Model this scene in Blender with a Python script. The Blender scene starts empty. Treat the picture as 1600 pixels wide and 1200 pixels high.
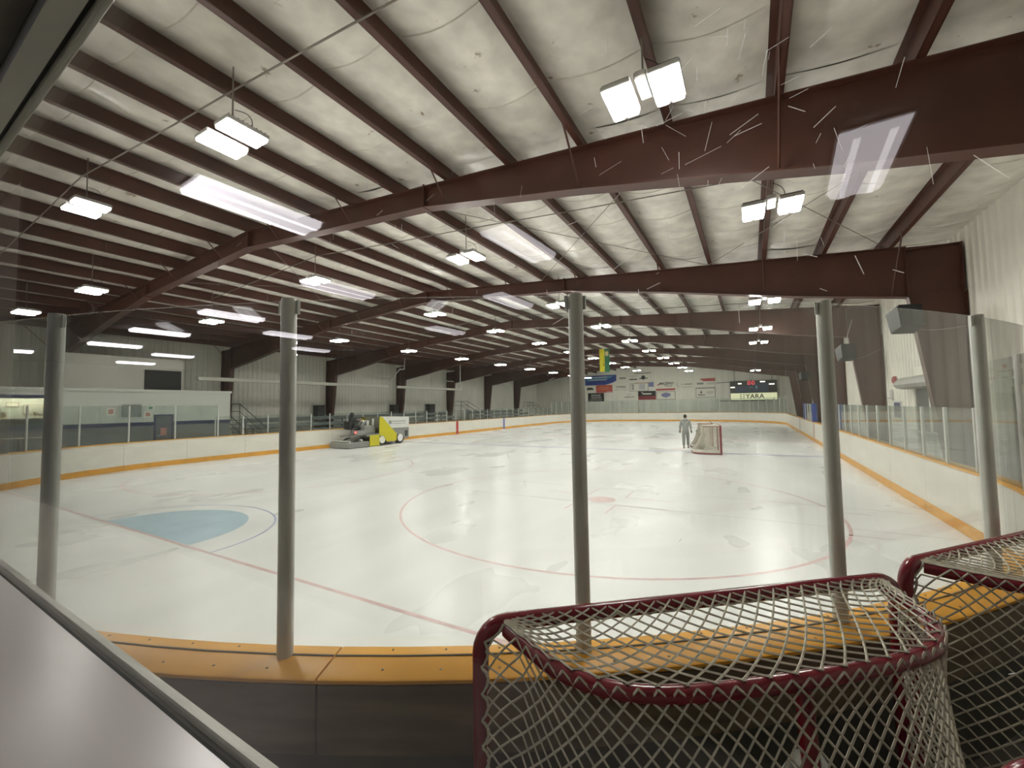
import bpy, bmesh, math, random
from mathutils import Vector, Matrix
random.seed(7)
SC = bpy.context.scene
COL = SC.collection

# ------------------------------------------------------------------ camera, world, exposure
F_PX, YAW, PITCH, ROLL, EYE = 659.27, 0.51319, 0.05242, -0.01678, 2.2225
def cam_axes():
    f = Vector((-math.sin(YAW), math.cos(YAW), 0)); r = Vector((math.cos(YAW), math.sin(YAW), 0)); u = Vector((0, 0, 1))
    f2 = f*math.cos(PITCH)+u*math.sin(PITCH); u2 = u*math.cos(PITCH)-f*math.sin(PITCH)
    r3 = r*math.cos(ROLL)+u2*math.sin(ROLL); u3 = u2*math.cos(ROLL)-r*math.sin(ROLL)
    return r3, u3, f2
cd = bpy.data.cameras.new('camera'); cam = bpy.data.objects.new('camera', cd); COL.objects.link(cam)
r_, u_, f_ = cam_axes()
cam.matrix_world = Matrix(((r_.x, u_.x, -f_.x, 0), (r_.y, u_.y, -f_.y, 0), (r_.z, u_.z, -f_.z, EYE), (0, 0, 0, 1)))
cd.sensor_fit = 'HORIZONTAL'; cd.sensor_width = 36; cd.lens = F_PX/1600*36; cd.clip_start = .02; cd.clip_end = 300
SC.camera = cam
W = bpy.data.worlds.new('world'); SC.world = W; W.use_nodes = True
W.node_tree.nodes['Background'].inputs[0].default_value = (.5, .5, .48, 1)
W.node_tree.nodes['Background'].inputs[1].default_value = .02
SC.view_settings.view_transform = 'Standard'; SC.view_settings.look = 'None'
SC.view_settings.exposure = 0.0; SC.view_settings.gamma = 1.0; SC.view_settings.use_curve_mapping = False
SC.cycles.transparent_max_bounces = 24; SC.cycles.max_bounces = 7; SC.cycles.diffuse_bounces = 4; SC.cycles.glossy_bounces = 3
SC.cycles.adaptive_threshold = .03
LED_RADIANCE = 118.0      # the arena's LED strips
TUBE_RADIANCE = 4.6       # the viewing room's fluorescent lenses

# ------------------------------------------------------------------ materials
MATS = {}
def nodes_of(name):
    m = bpy.data.materials.new(name); m.use_nodes = True
    nt = m.node_tree; b = nt.nodes['Principled BSDF']; MATS[name] = m
    return m, nt, b
def mat(name, col, rough=.5, metal=0., var=.12, scale=4., stretch=(1, 1, 1), bump=0., bscale=None, coord='Object', spec=.5, col2=None, spot=None):
    m, nt, b = nodes_of(name); N, L = nt.nodes, nt.links
    tc = N.new('ShaderNodeTexCoord'); mp = N.new('ShaderNodeMapping'); mp.inputs['Scale'].default_value = stretch
    if coord == 'World':
        g = N.new('ShaderNodeNewGeometry'); L.new(g.outputs['Position'], mp.inputs['Vector'])
    else:
        L.new(tc.outputs[coord], mp.inputs['Vector'])
    nz = N.new('ShaderNodeTexNoise'); nz.inputs['Scale'].default_value = scale; nz.inputs['Detail'].default_value = 5
    L.new(mp.outputs[0], nz.inputs['Vector'])
    rp = N.new('ShaderNodeValToRGB'); e = rp.color_ramp.elements
    e[0].position = .32; e[1].position = .68
    c2 = col2 or tuple(min(1, c*(1+var)) for c in col)
    c1 = tuple(c*(1-var) for c in col) if not col2 else col
    e[0].color = (*c1, 1); e[1].color = (*c2, 1)
    L.new(nz.outputs['Fac'], rp.inputs[0])
    out = rp.outputs[0]
    if spot:
        sc, thr, sc_col = spot
        n2 = N.new('ShaderNodeTexNoise'); n2.inputs['Scale'].default_value = sc; n2.inputs['Detail'].default_value = 8; n2.inputs['Roughness'].default_value = .65
        L.new(mp.outputs[0], n2.inputs['Vector'])
        r2 = N.new('ShaderNodeValToRGB'); r2.color_ramp.elements[0].position = thr; r2.color_ramp.elements[1].position = thr+.05
        L.new(n2.outputs['Fac'], r2.inputs[0])
        mx = N.new('ShaderNodeMixRGB'); mx.inputs[2].default_value = (*sc_col, 1)
        L.new(r2.outputs[0], mx.inputs[0]); L.new(out, mx.inputs[1]); out = mx.outputs[0]
    L.new(out, b.inputs['Base Color'])
    b.inputs['Roughness'].default_value = rough; b.inputs['Metallic'].default_value = metal
    b.inputs['Specular IOR Level'].default_value = spec
    if bump:
        nb = N.new('ShaderNodeTexNoise'); nb.inputs['Scale'].default_value = bscale or scale*3; nb.inputs['Detail'].default_value = 4
        L.new(mp.outputs[0], nb.inputs['Vector'])
        bp = N.new('ShaderNodeBump'); bp.inputs['Strength'].default_value = bump; bp.inputs['Distance'].default_value = .02
        L.new(nb.outputs['Fac'], bp.inputs['Height']); L.new(bp.outputs[0], b.inputs['Normal'])
    return m
def emis(name, col, strength):
    m = bpy.data.materials.new(name); m.use_nodes = True; nt = m.node_tree
    for n in list(nt.nodes): nt.nodes.remove(n)
    e = nt.nodes.new('ShaderNodeEmission'); e.inputs[0].default_value = (*col, 1); e.inputs[1].default_value = strength
    o = nt.nodes.new('ShaderNodeOutputMaterial'); nt.links.new(e.outputs[0], o.inputs[0]); MATS[name] = m
    return m
def glass(name, tint, ior=1.45, rough=.0, dirt=0., dirt_col=(.7, .72, .68), dscale=6.):
    m = bpy.data.materials.new(name); m.use_nodes = True; nt = m.node_tree; N, L = nt.nodes, nt.links
    for n in list(N): N.remove(n)
    g = N.new('ShaderNodeNewGeometry')
    iv = N.new('ShaderNodeMapRange'); iv.inputs['To Min'].default_value = ior; iv.inputs['To Max'].default_value = 1/ior
    L.new(g.outputs['Backfacing'], iv.inputs[0])
    fr = N.new('ShaderNodeFresnel'); L.new(iv.outputs[0], fr.inputs['IOR'])
    tr = N.new('ShaderNodeBsdfTransparent'); tr.inputs[0].default_value = (*tint, 1)
    gl = N.new('ShaderNodeBsdfGlossy'); gl.inputs['Roughness'].default_value = rough
    mx = N.new('ShaderNodeMixShader'); L.new(fr.outputs[0], mx.inputs[0]); L.new(tr.outputs[0], mx.inputs[1]); L.new(gl.outputs[0], mx.inputs[2])
    res = mx
    if dirt:
        df = N.new('ShaderNodeBsdfDiffuse'); df.inputs[0].default_value = (*dirt_col, 1)
        tl = N.new('ShaderNodeBsdfTranslucent'); tl.inputs[0].default_value = (*dirt_col, 1)
        ad = tl
        mp = N.new('ShaderNodeMapping'); mp.inputs['Scale'].default_value = (1, 1, .35); L.new(g.outputs['Position'], mp.inputs[0])
        nz = N.new('ShaderNodeTexNoise'); nz.inputs['Scale'].default_value = dscale; nz.inputs['Detail'].default_value = 2; L.new(mp.outputs[0], nz.inputs['Vector'])
        mr = N.new('ShaderNodeMapRange'); mr.inputs['From Min'].default_value = .35; mr.inputs['From Max'].default_value = .75
        mr.inputs['To Min'].default_value = dirt*.25; mr.inputs['To Max'].default_value = dirt; L.new(nz.outputs['Fac'], mr.inputs[0])
        m2 = N.new('ShaderNodeMixShader'); L.new(mr.outputs[0], m2.inputs[0]); L.new(mx.outputs[0], m2.inputs[1]); L.new(ad.outputs[0], m2.inputs[2]); res = m2
    o = N.new('ShaderNodeOutputMaterial'); L.new(res.outputs[0], o.inputs[0]); MATS[name] = m
    return m
def ice_mat():
    m, nt, b = nodes_of('ice'); N, L = nt.nodes, nt.links
    g = N.new('ShaderNodeNewGeometry')
    def noise(sc, st, rotz=0., det=5):
        mp = N.new('ShaderNodeMapping'); mp.inputs['Scale'].default_value = st; mp.inputs['Rotation'].default_value = (0, 0, rotz)
        L.new(g.outputs['Position'], mp.inputs[0])
        n = N.new('ShaderNodeTexNoise'); n.inputs['Scale'].default_value = sc; n.inputs['Detail'].default_value = det
        L.new(mp.outputs[0], n.inputs['Vector']); return n.outputs['Fac']
    def ramp(fac, p0, p1, c0, c1):
        r = N.new('ShaderNodeValToRGB'); r.color_ramp.elements[0].position = p0; r.color_ramp.elements[1].position = p1
        r.color_ramp.elements[0].color = (*c0, 1); r.color_ramp.elements[1].color = (*c1, 1); L.new(fac, r.inputs[0]); return r.outputs[0]
    streak = noise(.9, (1, .22, 1), .25)
    patch = noise(.22, (1, 1, 1))
    fine = noise(14, (1, .3, 1), .4)
    c = ramp(streak, .35, .65, (.735, .742, .725), (.82, .825, .81))
    c2 = ramp(patch, .3, .62, (.93, .935, .935), (1, 1, 1))
    mx = N.new('ShaderNodeMixRGB'); mx.blend_type = 'MULTIPLY'; mx.inputs[0].default_value = 1; L.new(c, mx.inputs[1]); L.new(c2, mx.inputs[2])
    L.new(mx.outputs[0], b.inputs['Base Color'])
    rr = ramp(noise(.5, (1, .5, 1), -.3, 3), .3, .7, (.23,)*3, (.40,)*3)
    L.new(rr, b.inputs['Roughness']); b.inputs['IOR'].default_value = 1.31; b.inputs['Specular IOR Level'].default_value = .5
    bp = N.new('ShaderNodeBump'); bp.inputs['Strength'].default_value = .12; bp.inputs['Distance'].default_value = .01; L.new(fine, bp.inputs['Height']); L.new(bp.outputs[0], b.inputs['Normal'])
    return m
ice_mat()
mat('steel', (.078, .028, .0175), .45, var=.2, scale=1.5, coord='World', bump=.05)
mat('insulation', (.74, .72, .65), .34, var=.17, scale=2.6, coord='World', bump=.35, bscale=2.2, spot=(2.3, .645, (.26, .20, .12)))
mat('seam', (.74, .72, .65), .35, var=.1)
mat('cladding', (.82, .80, .715), .5, var=.07, scale=.7, coord='World')
mat('cladding_far', (.82, .80, .715), .55, var=.05, scale=.4, coord='World')
mat('lobby_wall', (.62, .64, .58), .55, var=.06, scale=.6, coord='World')
mat('lobby_lower', (.17, .185, .18), .6, var=.1, scale=1, coord='World')
mat('navy', (.02, .03, .11), .5)
mat('blue_pad', (.02, .05, .28), .45)
mat('concrete', (.17, .16, .145), .75, var=.25, scale=1.3, coord='World', bump=.15)
mat('board_white', (.74, .72, .645), .35, var=.05, scale=1.2, stretch=(1, 1, 3), coord='World', spot=(2.1, .69, (.42, .43, .42)))
mat('kick', (.72, .36, .06), .4, spec=.3, var=.12, scale=3, coord='World')
mat('cap', (.76, .37, .045), .38, spec=.3, var=.08, scale=3, coord='World')
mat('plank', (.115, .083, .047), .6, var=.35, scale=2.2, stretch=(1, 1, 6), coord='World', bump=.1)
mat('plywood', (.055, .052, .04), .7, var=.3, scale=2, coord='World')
mat('screw', (.12, .10, .07), .4, metal=.6)
mat('galv', (.56, .565, .53), .38, metal=.25, var=.15, scale=6, stretch=(1, 1, .3), coord='World', bump=.04)
mat('alu', (.62, .63, .60), .4, metal=.4, var=.05)
mat('goal_red', (.19, .006, .018), .2, var=.15, scale=8, spec=.6)
mat('cord', (.56, .52, .43), .8, var=.2, scale=20)
mat('pad_grey', (.33, .33, .29), .8, var=.25, scale=12, bump=.4)
mat('skirt', (.60, .58, .52), .7, var=.15, scale=6)
mat('sill_white', (.49, .445, .43), .27, var=.05, scale=2, stretch=(.3, 3, 1), coord='World')
mat('stop_metal', (.40, .40, .35), .45, metal=.3, var=.2, scale=14, stretch=(.25, 3, 1), coord='World', bump=.08)
mat('channel', (.03, .03, .025), .7)
mat('header_paint', (.40, .39, .34), .5, var=.08, scale=2, coord='World')
mat('room_wall', (.30, .29, .25), .7, var=.06, coord='World')
mat('room_ceiling', (.30, .29, .26), .8, var=.05, coord='World')
mat('room_floor', (.06, .055, .05), .6, var=.2, coord='World')
mat('lamp_metal', (.55, .55, .53), .4, metal=.3)
mat('dark_metal', (.03, .03, .03), .5)
mat('wire', (.22, .20, .17), .5)
mat('black', (.012, .012, .013), .45)
mat('rubber', (.018, .018, .018), .7)
mat('white_paint', (.70, .70, .67), .3, var=.04)
mat('yellow_paint', (.60, .54, .02), .3, var=.05)
mat('grey_paint', (.26, .26, .245), .45, var=.1)
mat('rim', (.85, .85, .83), .35)
mat('bleach', (.19, .215, .21), .6, var=.1, scale=1, coord='World')
mat('rail_dark', (.035, .04, .045), .5)
mat('reflector', (.66, .66, .58), .3, metal=.15, var=.05)
mat('banner_white', (.82, .80, .70), .6, var=.03)
mat('banner_blue', (.03, .07, .32), .6, var=.15)
mat('banner_sky', (.12, .34, .55), .6)
mat('banner_red', (.52, .09, .06), .6, var=.2)
mat('banner_orange', (.60, .22, .10), .6)
mat('banner_black', (.02, .02, .02), .6)
mat('banner_maroon', (.30, .04, .05), .6)
mat('ink', (.035, .035, .035), .6)
mat('ink_grey', (.27, .29, .27), .6)
mat('ink_blue', (.24, .25, .45), .6)
mat('ink_red', (.50, .07, .06), .6)
mat('tile_blue', (.20, .22, .46), .6)
mat('flag_yellow', (.70, .62, .03), .7)
mat('flag_green', (.03, .19, .09), .7)
mat('flag_red', (.52, .03, .03), .7)
mat('flag_white', (.68, .66, .60), .7)
mat('flag_dark', (.28, .20, .05), .7)
mat('score_black', (.02, .022, .025), .3)
mat('score_blue', (.03, .06, .12), .35)
mat('hoodie', (.33, .34, .335), .85, var=.08, scale=9)
mat('sweatpants', (.27, .275, .27), .85, var=.08, scale=9)
mat('skin', (.45, .27, .19), .55)
mat('hair', (.015, .012, .01), .6)
mat('shoe', (.24, .24, .23), .6)
mat('glove', (.03, .03, .035), .6)
mat('jacket_black', (.018, .019, .021), .7)
mat('line_red', (.66, .47, .465), .3, var=.12, scale=5, coord='World')
mat('line_blue', (.40, .42, .62), .3, var=.12, scale=5, coord='World')
mat('line_thin', (.52, .50, .48), .3, var=.15, scale=5, coord='World')
mat('crease_blue', (.42, .56, .65), .28, var=.08, scale=2, coord='World')
mat('stripe_red', (.50, .05, .06), .4)
mat('stripe_blue', (.20, .21, .52), .4)
mat('canvas', (.40, .40, .36), .6, var=.1)
mat('bell_red', (.35, .03, .03), .4)
mat('poster_red', (.60, .25, .22), .6)
mat('poster_teal', (.12, .30, .25), .6)
mat('trophy', (.60, .50, .25), .3, metal=.6)
mat('table_wood', (.30, .22, .16), .5)
mat('door_grey', (.11, .12, .14), .45)
emis('led', (1.0, .97, .93), LED_RADIANCE)
emis('tube', (1.0, .95, 1.0), TUBE_RADIANCE)
emis('tube_core', (1.0, .96, 1.0), TUBE_RADIANCE*1.7)
emis('sign_light', (.93, .92, .58), .85)
emis('sign_green', (.80, .84, .45), .8)
emis('digit_red', (1.0, .08, .10), 1.6)
emis('digit_cyan', (.25, .85, .9), .8)
emis('score_lamp', (1, .97, .85), 2.2)
emis('tail_red', (1.0, .12, .12), 3.0)
emis('case_light', (1, .96, .75), 38)
def scratch_mat():
    m = bpy.data.materials.new('scratch'); m.use_nodes = True; nt = m.node_tree; N, L = nt.nodes, nt.links
    for n in list(N): N.remove(n)
    t = N.new('ShaderNodeBsdfTranslucent'); t.inputs[0].default_value = (.9, .9, .88, 1); d = N.new('ShaderNodeBsdfTransparent'); x = N.new('ShaderNodeMixShader'); x.inputs[0].default_value = .75
    L.new(d.outputs[0], x.inputs[1]); L.new(t.outputs[0], x.inputs[2]); o = N.new('ShaderNodeOutputMaterial'); L.new(x.outputs[0], o.inputs[0]); MATS['scratch'] = m
scratch_mat()
glass('window_glass', (.985, .988, .98), 1.5, 0., .0, (.75, .75, .70), 2.2)
glass('rink_glass', (.962, .98, .966), 1.49, 0., .013, (.62, .68, .63), 3.0)
glass('side_glass', (.92, .955, .94), 1.49, 0., .09, (.50, .58, .56), 1.2)

# ------------------------------------------------------------------ mesh helpers
class MB:
    def __init__(s): s.v = []; s.f = []
    def poly(s, pts, faces):
        o = len(s.v); s.v += [tuple(p) for p in pts]; s.f += [tuple(i+o for i in f) for f in faces]; return s
    def box(s, x0, x1, y0, y1, z0, z1):
        return s.poly([(x0, y0, z0), (x1, y0, z0), (x1, y1, z0), (x0, y1, z0), (x0, y0, z1), (x1, y0, z1), (x1, y1, z1), (x0, y1, z1)],
                      [(3, 2, 1, 0), (4, 5, 6, 7), (0, 1, 5, 4), (1, 2, 6, 5), (2, 3, 7, 6), (3, 0, 4, 7)])
    def bbox(s, x0, x1, y0, y1, z0, z1, b=.01):
        "box with chamfered vertical and top edges"
        def ring(i, z): return [(x0+i+b, y0+i, z), (x1-i-b, y0+i, z), (x1-i, y0+i+b, z), (x1-i, y1-i-b, z), (x1-i-b, y1-i, z), (x0+i+b, y1-i, z), (x0+i, y1-i-b, z), (x0+i, y0+i+b, z)]
        R = [ring(b*.7, z0), ring(0, z0+b), ring(0, z1-b), ring(b*.7, z1)]
        return s.loft(R, True, True)
    def loft(s, rings, closed=True, caps=True):
        n = len(rings[0]); o = len(s.v)
        for r in rings: s.v += [tuple(p) for p in r]
        for i in range(len(rings)-1):
            for j in range(n if closed else n-1):
                k = (j+1) % n; a = o+i*n; b = a+n
                s.f.append((a+j, a+k, b+k, b+j))
        if caps and closed:
            s.f.append(tuple(o+j for j in range(n-1, -1, -1))); s.f.append(tuple(o+(len(rings)-1)*n+j for j in range(n)))
        return s
    def tube(s, path, r, n=8, caps=True, closed=False):
        P = [Vector(p) for p in path]; m = len(P); rings = []
        up = None
        for i, p in enumerate(P):
            if closed: t = P[(i+1) % m]-P[i-1]
            else: t = P[min(i+1, m-1)]-P[max(i-1, 0)]
            if t.length < 1e-9: t = Vector((0, 0, 1))
            t.normalize()
            if up is None:
                up = Vector((0, 0, 1)) if abs(t.z) < .9 else Vector((1, 0, 0))
            a = (up-t*up.dot(t))
            if a.length < 1e-6: a = t.orthogonal()
            a.normalize(); b = t.cross(a); up = a
            rr = r[i] if isinstance(r, (list, tuple)) else r
            rings.append([p+a*rr*math.cos(2*math.pi*k/n)+b*rr*math.sin(2*math.pi*k/n) for k in range(n)])
        if closed: rings.append(rings[0])
        return s.loft(rings, True, caps and not closed)
    def prism(s, poly, axis, a, b):
        "poly: 2-D points in the two other axes, extruded along axis from a to b"
        def P(u, v, w): return {'x': (w, u, v), 'y': (u, w, v), 'z': (u, v, w)}[axis]
        n = len(poly); o = len(s.v)
        s.v += [P(u, v, a) for u, v in poly]+[P(u, v, b) for u, v in poly]
        s.f.append(tuple(o+i for i in range(n-1, -1, -1))); s.f.append(tuple(o+n+i for i in range(n)))
        for i in range(n):
            j = (i+1) % n; s.f.append((o+i, o+j, o+n+j, o+n+i))
        return s
    def cyl(s, c, r, h, axis='z', n=16, r2=None):
        c = Vector(c); d = {'x': Vector((1, 0, 0)), 'y': Vector((0, 1, 0)), 'z': Vector((0, 0, 1))}[axis]
        return s.tube([c, c+d*h], [r, r if r2 is None else r2], n)
    def lathe(s, prof, c, axis='x', n=20):
        "prof: (radius, offset along axis)"
        R = []
        for r, h in prof:
            ring = []
            for k in range(n):
                a = 2*math.pi*k/n; u, v = r*math.cos(a), r*math.sin(a)
                ring.append({'x': (c[0]+h, c[1]+u, c[2]+v), 'y': (c[0]+u, c[1]+h, c[2]+v), 'z': (c[0]+u, c[1]+v, c[2]+h)}[axis])
            R.append(ring)
        return s.loft(R, True, True)
    def mesh(s, name, m, smooth=False):
        me = bpy.data.meshes.new(name); me.from_pydata(s.v, [], s.f); me.validate()
        bm = bmesh.new(); bm.from_mesh(me); bmesh.ops.recalc_face_normals(bm, faces=bm.faces); bm.to_mesh(me); bm.free()
        me.materials.append(MATS[m])
        if smooth:
            me.polygons.foreach_set('use_smooth', [True]*len(me.polygons))
            try: me.set_sharp_from_angle(angle=math.radians(38))
            except Exception: pass
        return me
    def obj(s, name, m, parent=None, smooth=False):
        return link(name, s.mesh(name, m, smooth), parent)
def link(name, data, parent=None):
    o = bpy.data.objects.new(name, data); COL.objects.link(o)
    if parent is not None: o.parent = parent
    return o
def tag(o, label=None, cat=None, group=None, kind=None):
    if label: o['label'] = label
    if cat: o['category'] = cat
    if group: o['group'] = group
    if kind: o['kind'] = kind
    return o
def thing(name, label, cat, loc=(0, 0, 0), rz=0., group=None, kind=None):
    o = bpy.data.objects.new(name, None); COL.objects.link(o); o.location = loc; o.rotation_euler = (0, 0, rz); o.empty_display_size = .2
    return tag(o, label, cat, group, kind)
def copy_tree(o, parent=None):
    c = o.copy(); COL.objects.link(c)
    if parent is not None: c.parent = parent
    for ch in o.children: copy_tree(ch, c)
    return c
def text(name, body, size, m, parent, loc, rot, xs=1., extrude=.002, align='CENTER', shear=0., bold=0.):
    cu = bpy.data.curves.new(name, 'FONT'); cu.body = body; cu.size = size; cu.align_x = align; cu.align_y = 'CENTER'; cu.extrude = extrude; cu.shear = shear; cu.offset = bold; cu.resolution_u = 2
    t = bpy.data.objects.new(name, cu); COL.objects.link(t)
    dg = bpy.context.evaluated_depsgraph_get(); me = bpy.data.meshes.new_from_object(t.evaluated_get(dg))
    COL.objects.unlink(t); bpy.data.objects.remove(t)
    me.materials.clear(); me.materials.append(MATS[m])
    o = link(name, me, parent); o.location = loc; o.rotation_euler = rot; o.scale = (xs, 1, 1)
    return o

# ------------------------------------------------------------------ dimensions
X0, X1, Y0, Y1, RC = -21.2, 2.97, .53, 56.0, 8.5          # ice sheet
XW0, XW1, XR = -29.2, 4.7, -12.25                          # building walls, ridge
YE = 59.6                                                  # far end wall
EAVE, SLOPE = 6.05, .075
FLOOR = .18
def rtop(x): return EAVE+SLOPE*((XW1-x) if x > XR else (x-XW0))
BAYS = [6.7+7.6*k for k in range(7)]
ORD = ['first', 'second', 'third', 'fourth', 'fifth', 'sixth', 'seventh', 'eighth', 'ninth', 'tenth', 'eleventh']

# ------------------------------------------------------------------ ice and floor
def rink_outline(off, n=14):
    pts = []
    for cx, cy, a0 in ((X1-RC, Y0+RC, -90), (X1-RC, Y1-RC, 0), (X0+RC, Y1-RC, 90), (X0+RC, Y0+RC, 180)):
        for k in range(n+1):
            a = math.radians(a0+90*k/n); pts.append((cx+(RC+off)*math.cos(a), cy+(RC+off)*math.sin(a)))
    return pts
o = MB().prism(rink_outline(.03), 'z', -.06, 0).obj('floor', 'ice'); o.name = 'floor_ice'
ice = tag(o, 'wide sheet of pale rink ice', None, None, 'structure')
def strip(poly_l, poly_r, z=.0015):
    m = MB(); n = len(poly_l); m.v = [(*p, z) for p in poly_l]+[(*p, z) for p in poly_r]
    m.f = [(i, i+1, n+i+1, n+i) for i in range(n-1)]; return m
def rect_line(name, m, x0, x1, y0, y1): return strip([(x0, y0), (x1, y0)], [(x0, y1), (x1, y1)]).obj(name, m, ice)
def arc_line(name, m, cx, cy, r, w, a0=0, a1=360, n=72, ex=1., ey=1.):
    A = [math.radians(a0+(a1-a0)*k/n) for k in range(n+1)]
    return strip([(cx+ex*(r-w/2)*math.cos(a), cy+ey*(r-w/2)*math.sin(a)) for a in A], [(cx+ex*(r+w/2)*math.cos(a), cy+ey*(r+w/2)*math.sin(a)) for a in A]).obj(name, m, ice)
def disc(name, m, cx, cy, r, a0=0, a1=360, ex=1., ey=1., z=.0012, n=48):
    A = [math.radians(a0+(a1-a0)*k/n) for k in range(n+1)]
    b = MB(); b.v = [(cx, cy, z)]+[(cx+ex*r*math.cos(a), cy+ey*r*math.sin(a), z) for a in A]; b.f = [(0, k+1, k+2) for k in range(n)]
    return b.obj(name, m, ice)
YC = (Y0+Y1)/2
GY = 3.52; CX = -9.95
def xr_at(y):
    if y < Y0+RC: d = RC-math.sqrt(max(0, RC**2-(Y0+RC-y)**2))
    elif y > Y1-RC: d = RC-math.sqrt(max(0, RC**2-(y-Y1+RC)**2))
    else: d = 0
    return d
for gy, sg in ((GY, 1), (2*YC-GY, -1)):
    d = xr_at(gy); rect_line('goal_line', 'line_red', X0+d, X1-d, gy-.03, gy+.03)
    disc('crease', 'crease_blue', CX, gy+.04*sg, 1.70, 0 if sg > 0 else 180, 180 if sg > 0 else 360, 1, .98)
    arc_line('crease_outline', 'line_blue', CX, gy, 2.45, .045, 0 if sg > 0 else 180, 180 if sg > 0 else 360, 60, 1, .85)
for yb in (YC-7.5, YC+7.6): rect_line('blue_line', 'line_blue', X0, X1, yb-.15, yb+.15)
rect_line('centre_line', 'line_red', X0, X1, YC-.15, YC+.15)
arc_line('centre_circle', 'line_blue', CX+.8, YC, 4.57, .05)
for cx in (-3.13, -15.2):
    for cy in (9.75, 2*YC-9.75):
        arc_line('faceoff_circle', 'line_red', cx, cy, 4.57, .055)
        disc('faceoff_dot', 'line_red', cx, cy, .32)
        for sx in (-1, 1):
            for sy in (-1, 1):
                rect_line('faceoff_mark', 'line_red', min(cx+sx*.45, cx+sx*1.55), max(cx+sx*.45, cx+sx*1.55), cy+sy*.42-.02, cy+sy*.42+.02)
                rect_line('faceoff_mark', 'line_red', cx+sx*.45-.02, cx+sx*.45+.02, min(cy+sy*.42, cy+sy*1.2), max(cy+sy*.42, cy+sy*1.2))
        for sy in (-1, 1):
            for dx in (-4.75, 4.75): rect_line('hash_mark', 'line_thin', cx+dx-.3, cx+dx+.3, cy+sy*.85-.02, cy+sy*.85+.02)
        rect_line('hash_mark', 'line_thin', cx-5.2, cx+5.9, cy+1.33, cy+1.36); rect_line('hash_mark', 'line_thin', cx-5.2, cx+5.9, cy-.42, cy-.39)
    for cy in (YC-6, YC+6): disc('faceoff_dot', 'line_red', cx, cy, .3)
# concrete apron around the ice
m = MB(); inner = rink_outline(.05); nI = len(inner)
def outer_pt(p):
    cx, cy = (X0+X1)/2, (Y0+Y1)/2; dx, dy = p[0]-cx, p[1]-cy
    t = min((XW1-cx)/dx if dx > 1e-6 else 1e9, (XW0-cx)/dx if dx < -1e-6 else 1e9, (YE-cy)/dy if dy > 1e-6 else 1e9, (.05-cy)/dy if dy < -1e-6 else 1e9)
    return (cx+dx*t, cy+dy*t)
outer = [outer_pt(p) for p in inner]
crn = [(XW1, .05), (XW1, YE), (XW0, YE), (XW0, .05)]
m.v = [(*p, FLOOR) for p in inner]+[(*p, FLOOR) for p in outer]+[(*p, -.1) for p in inner]
for i in range(nI):
    j = (i+1) % nI
    m.f.append((i, j, nI+j, nI+i)); m.f.append((j, i, 2*nI+i, 2*nI+j))
    (ax, ay), (bx, by) = outer[i], outer[j]
    if abs(ax-bx) > 1e-4 and abs(ay-by) > 1e-4:
        for c in crn:
            if min(ax, bx)-1e-3 <= c[0] <= max(ax, bx)+1e-3 and min(ay, by)-1e-3 <= c[1] <= max(ay, by)+1e-3 and (abs(c[0]-ax) < 1e-3 or abs(c[1]-ay) < 1e-3) and (abs(c[0]-bx) < 1e-3 or abs(c[1]-by) < 1e-3):
                m.v.append((*c, FLOOR)); m.f.append((nI+i, nI+j, len(m.v)-1))
tag(m.obj('floor', 'concrete'), 'bare concrete apron around the rink boards', None, None, 'structure')

# ------------------------------------------------------------------ walls with ribbed cladding
def ribbed(name, m, a0, a1, z0, ztop, place, pitch=.3, depth=.035):
    "vertical ribs: profile along a, height from ztop(a); place(a, d, z) -> xyz"
    prof = []; a = a0
    while a < a1-1e-6:
        for da, d in ((0, 0), (pitch*.62, 0), (pitch*.72, depth), (pitch*.9, depth)):
            if a+da < a1: prof.append((a+da, d))
        a += pitch
    prof.append((a1, 0))
    b = MB(); n = len(prof)
    b.v = [place(a, d, z0) for a, d in prof]+[place(a, d, ztop(a)) for a, d in prof]
    b.f = [(i, i+1, n+i+1, n+i) for i in range(n-1)]
    bk = len(b.v)
    b.v += [place(a0, -.12, z0), place(a1, -.12, z0), place(a1, -.12, ztop(a1)), place(a0, -.12, ztop(a0))]; b.f.append((bk, bk+3, bk+2, bk+1))
    return b.obj(name, m)
tag(ribbed('wall_right', 'cladding', .05, YE, 0, lambda a: EAVE+.37, lambda a, d, z: (XW1-d, a, z)), None, None, None, 'structure')
tag(ribbed('wall_left', 'cladding', .05, YE, 0, lambda a: EAVE+.37, lambda a, d, z: (XW0+d, a, z)), None, None, None, 'structure')
tag(ribbed('wall_far', 'cladding_far', XW0, XW1, 0, lambda a: rtop(a)+.37, lambda a, d, z: (a, YE-d*.5, z), .45), None, None, None, 'structure')

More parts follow.
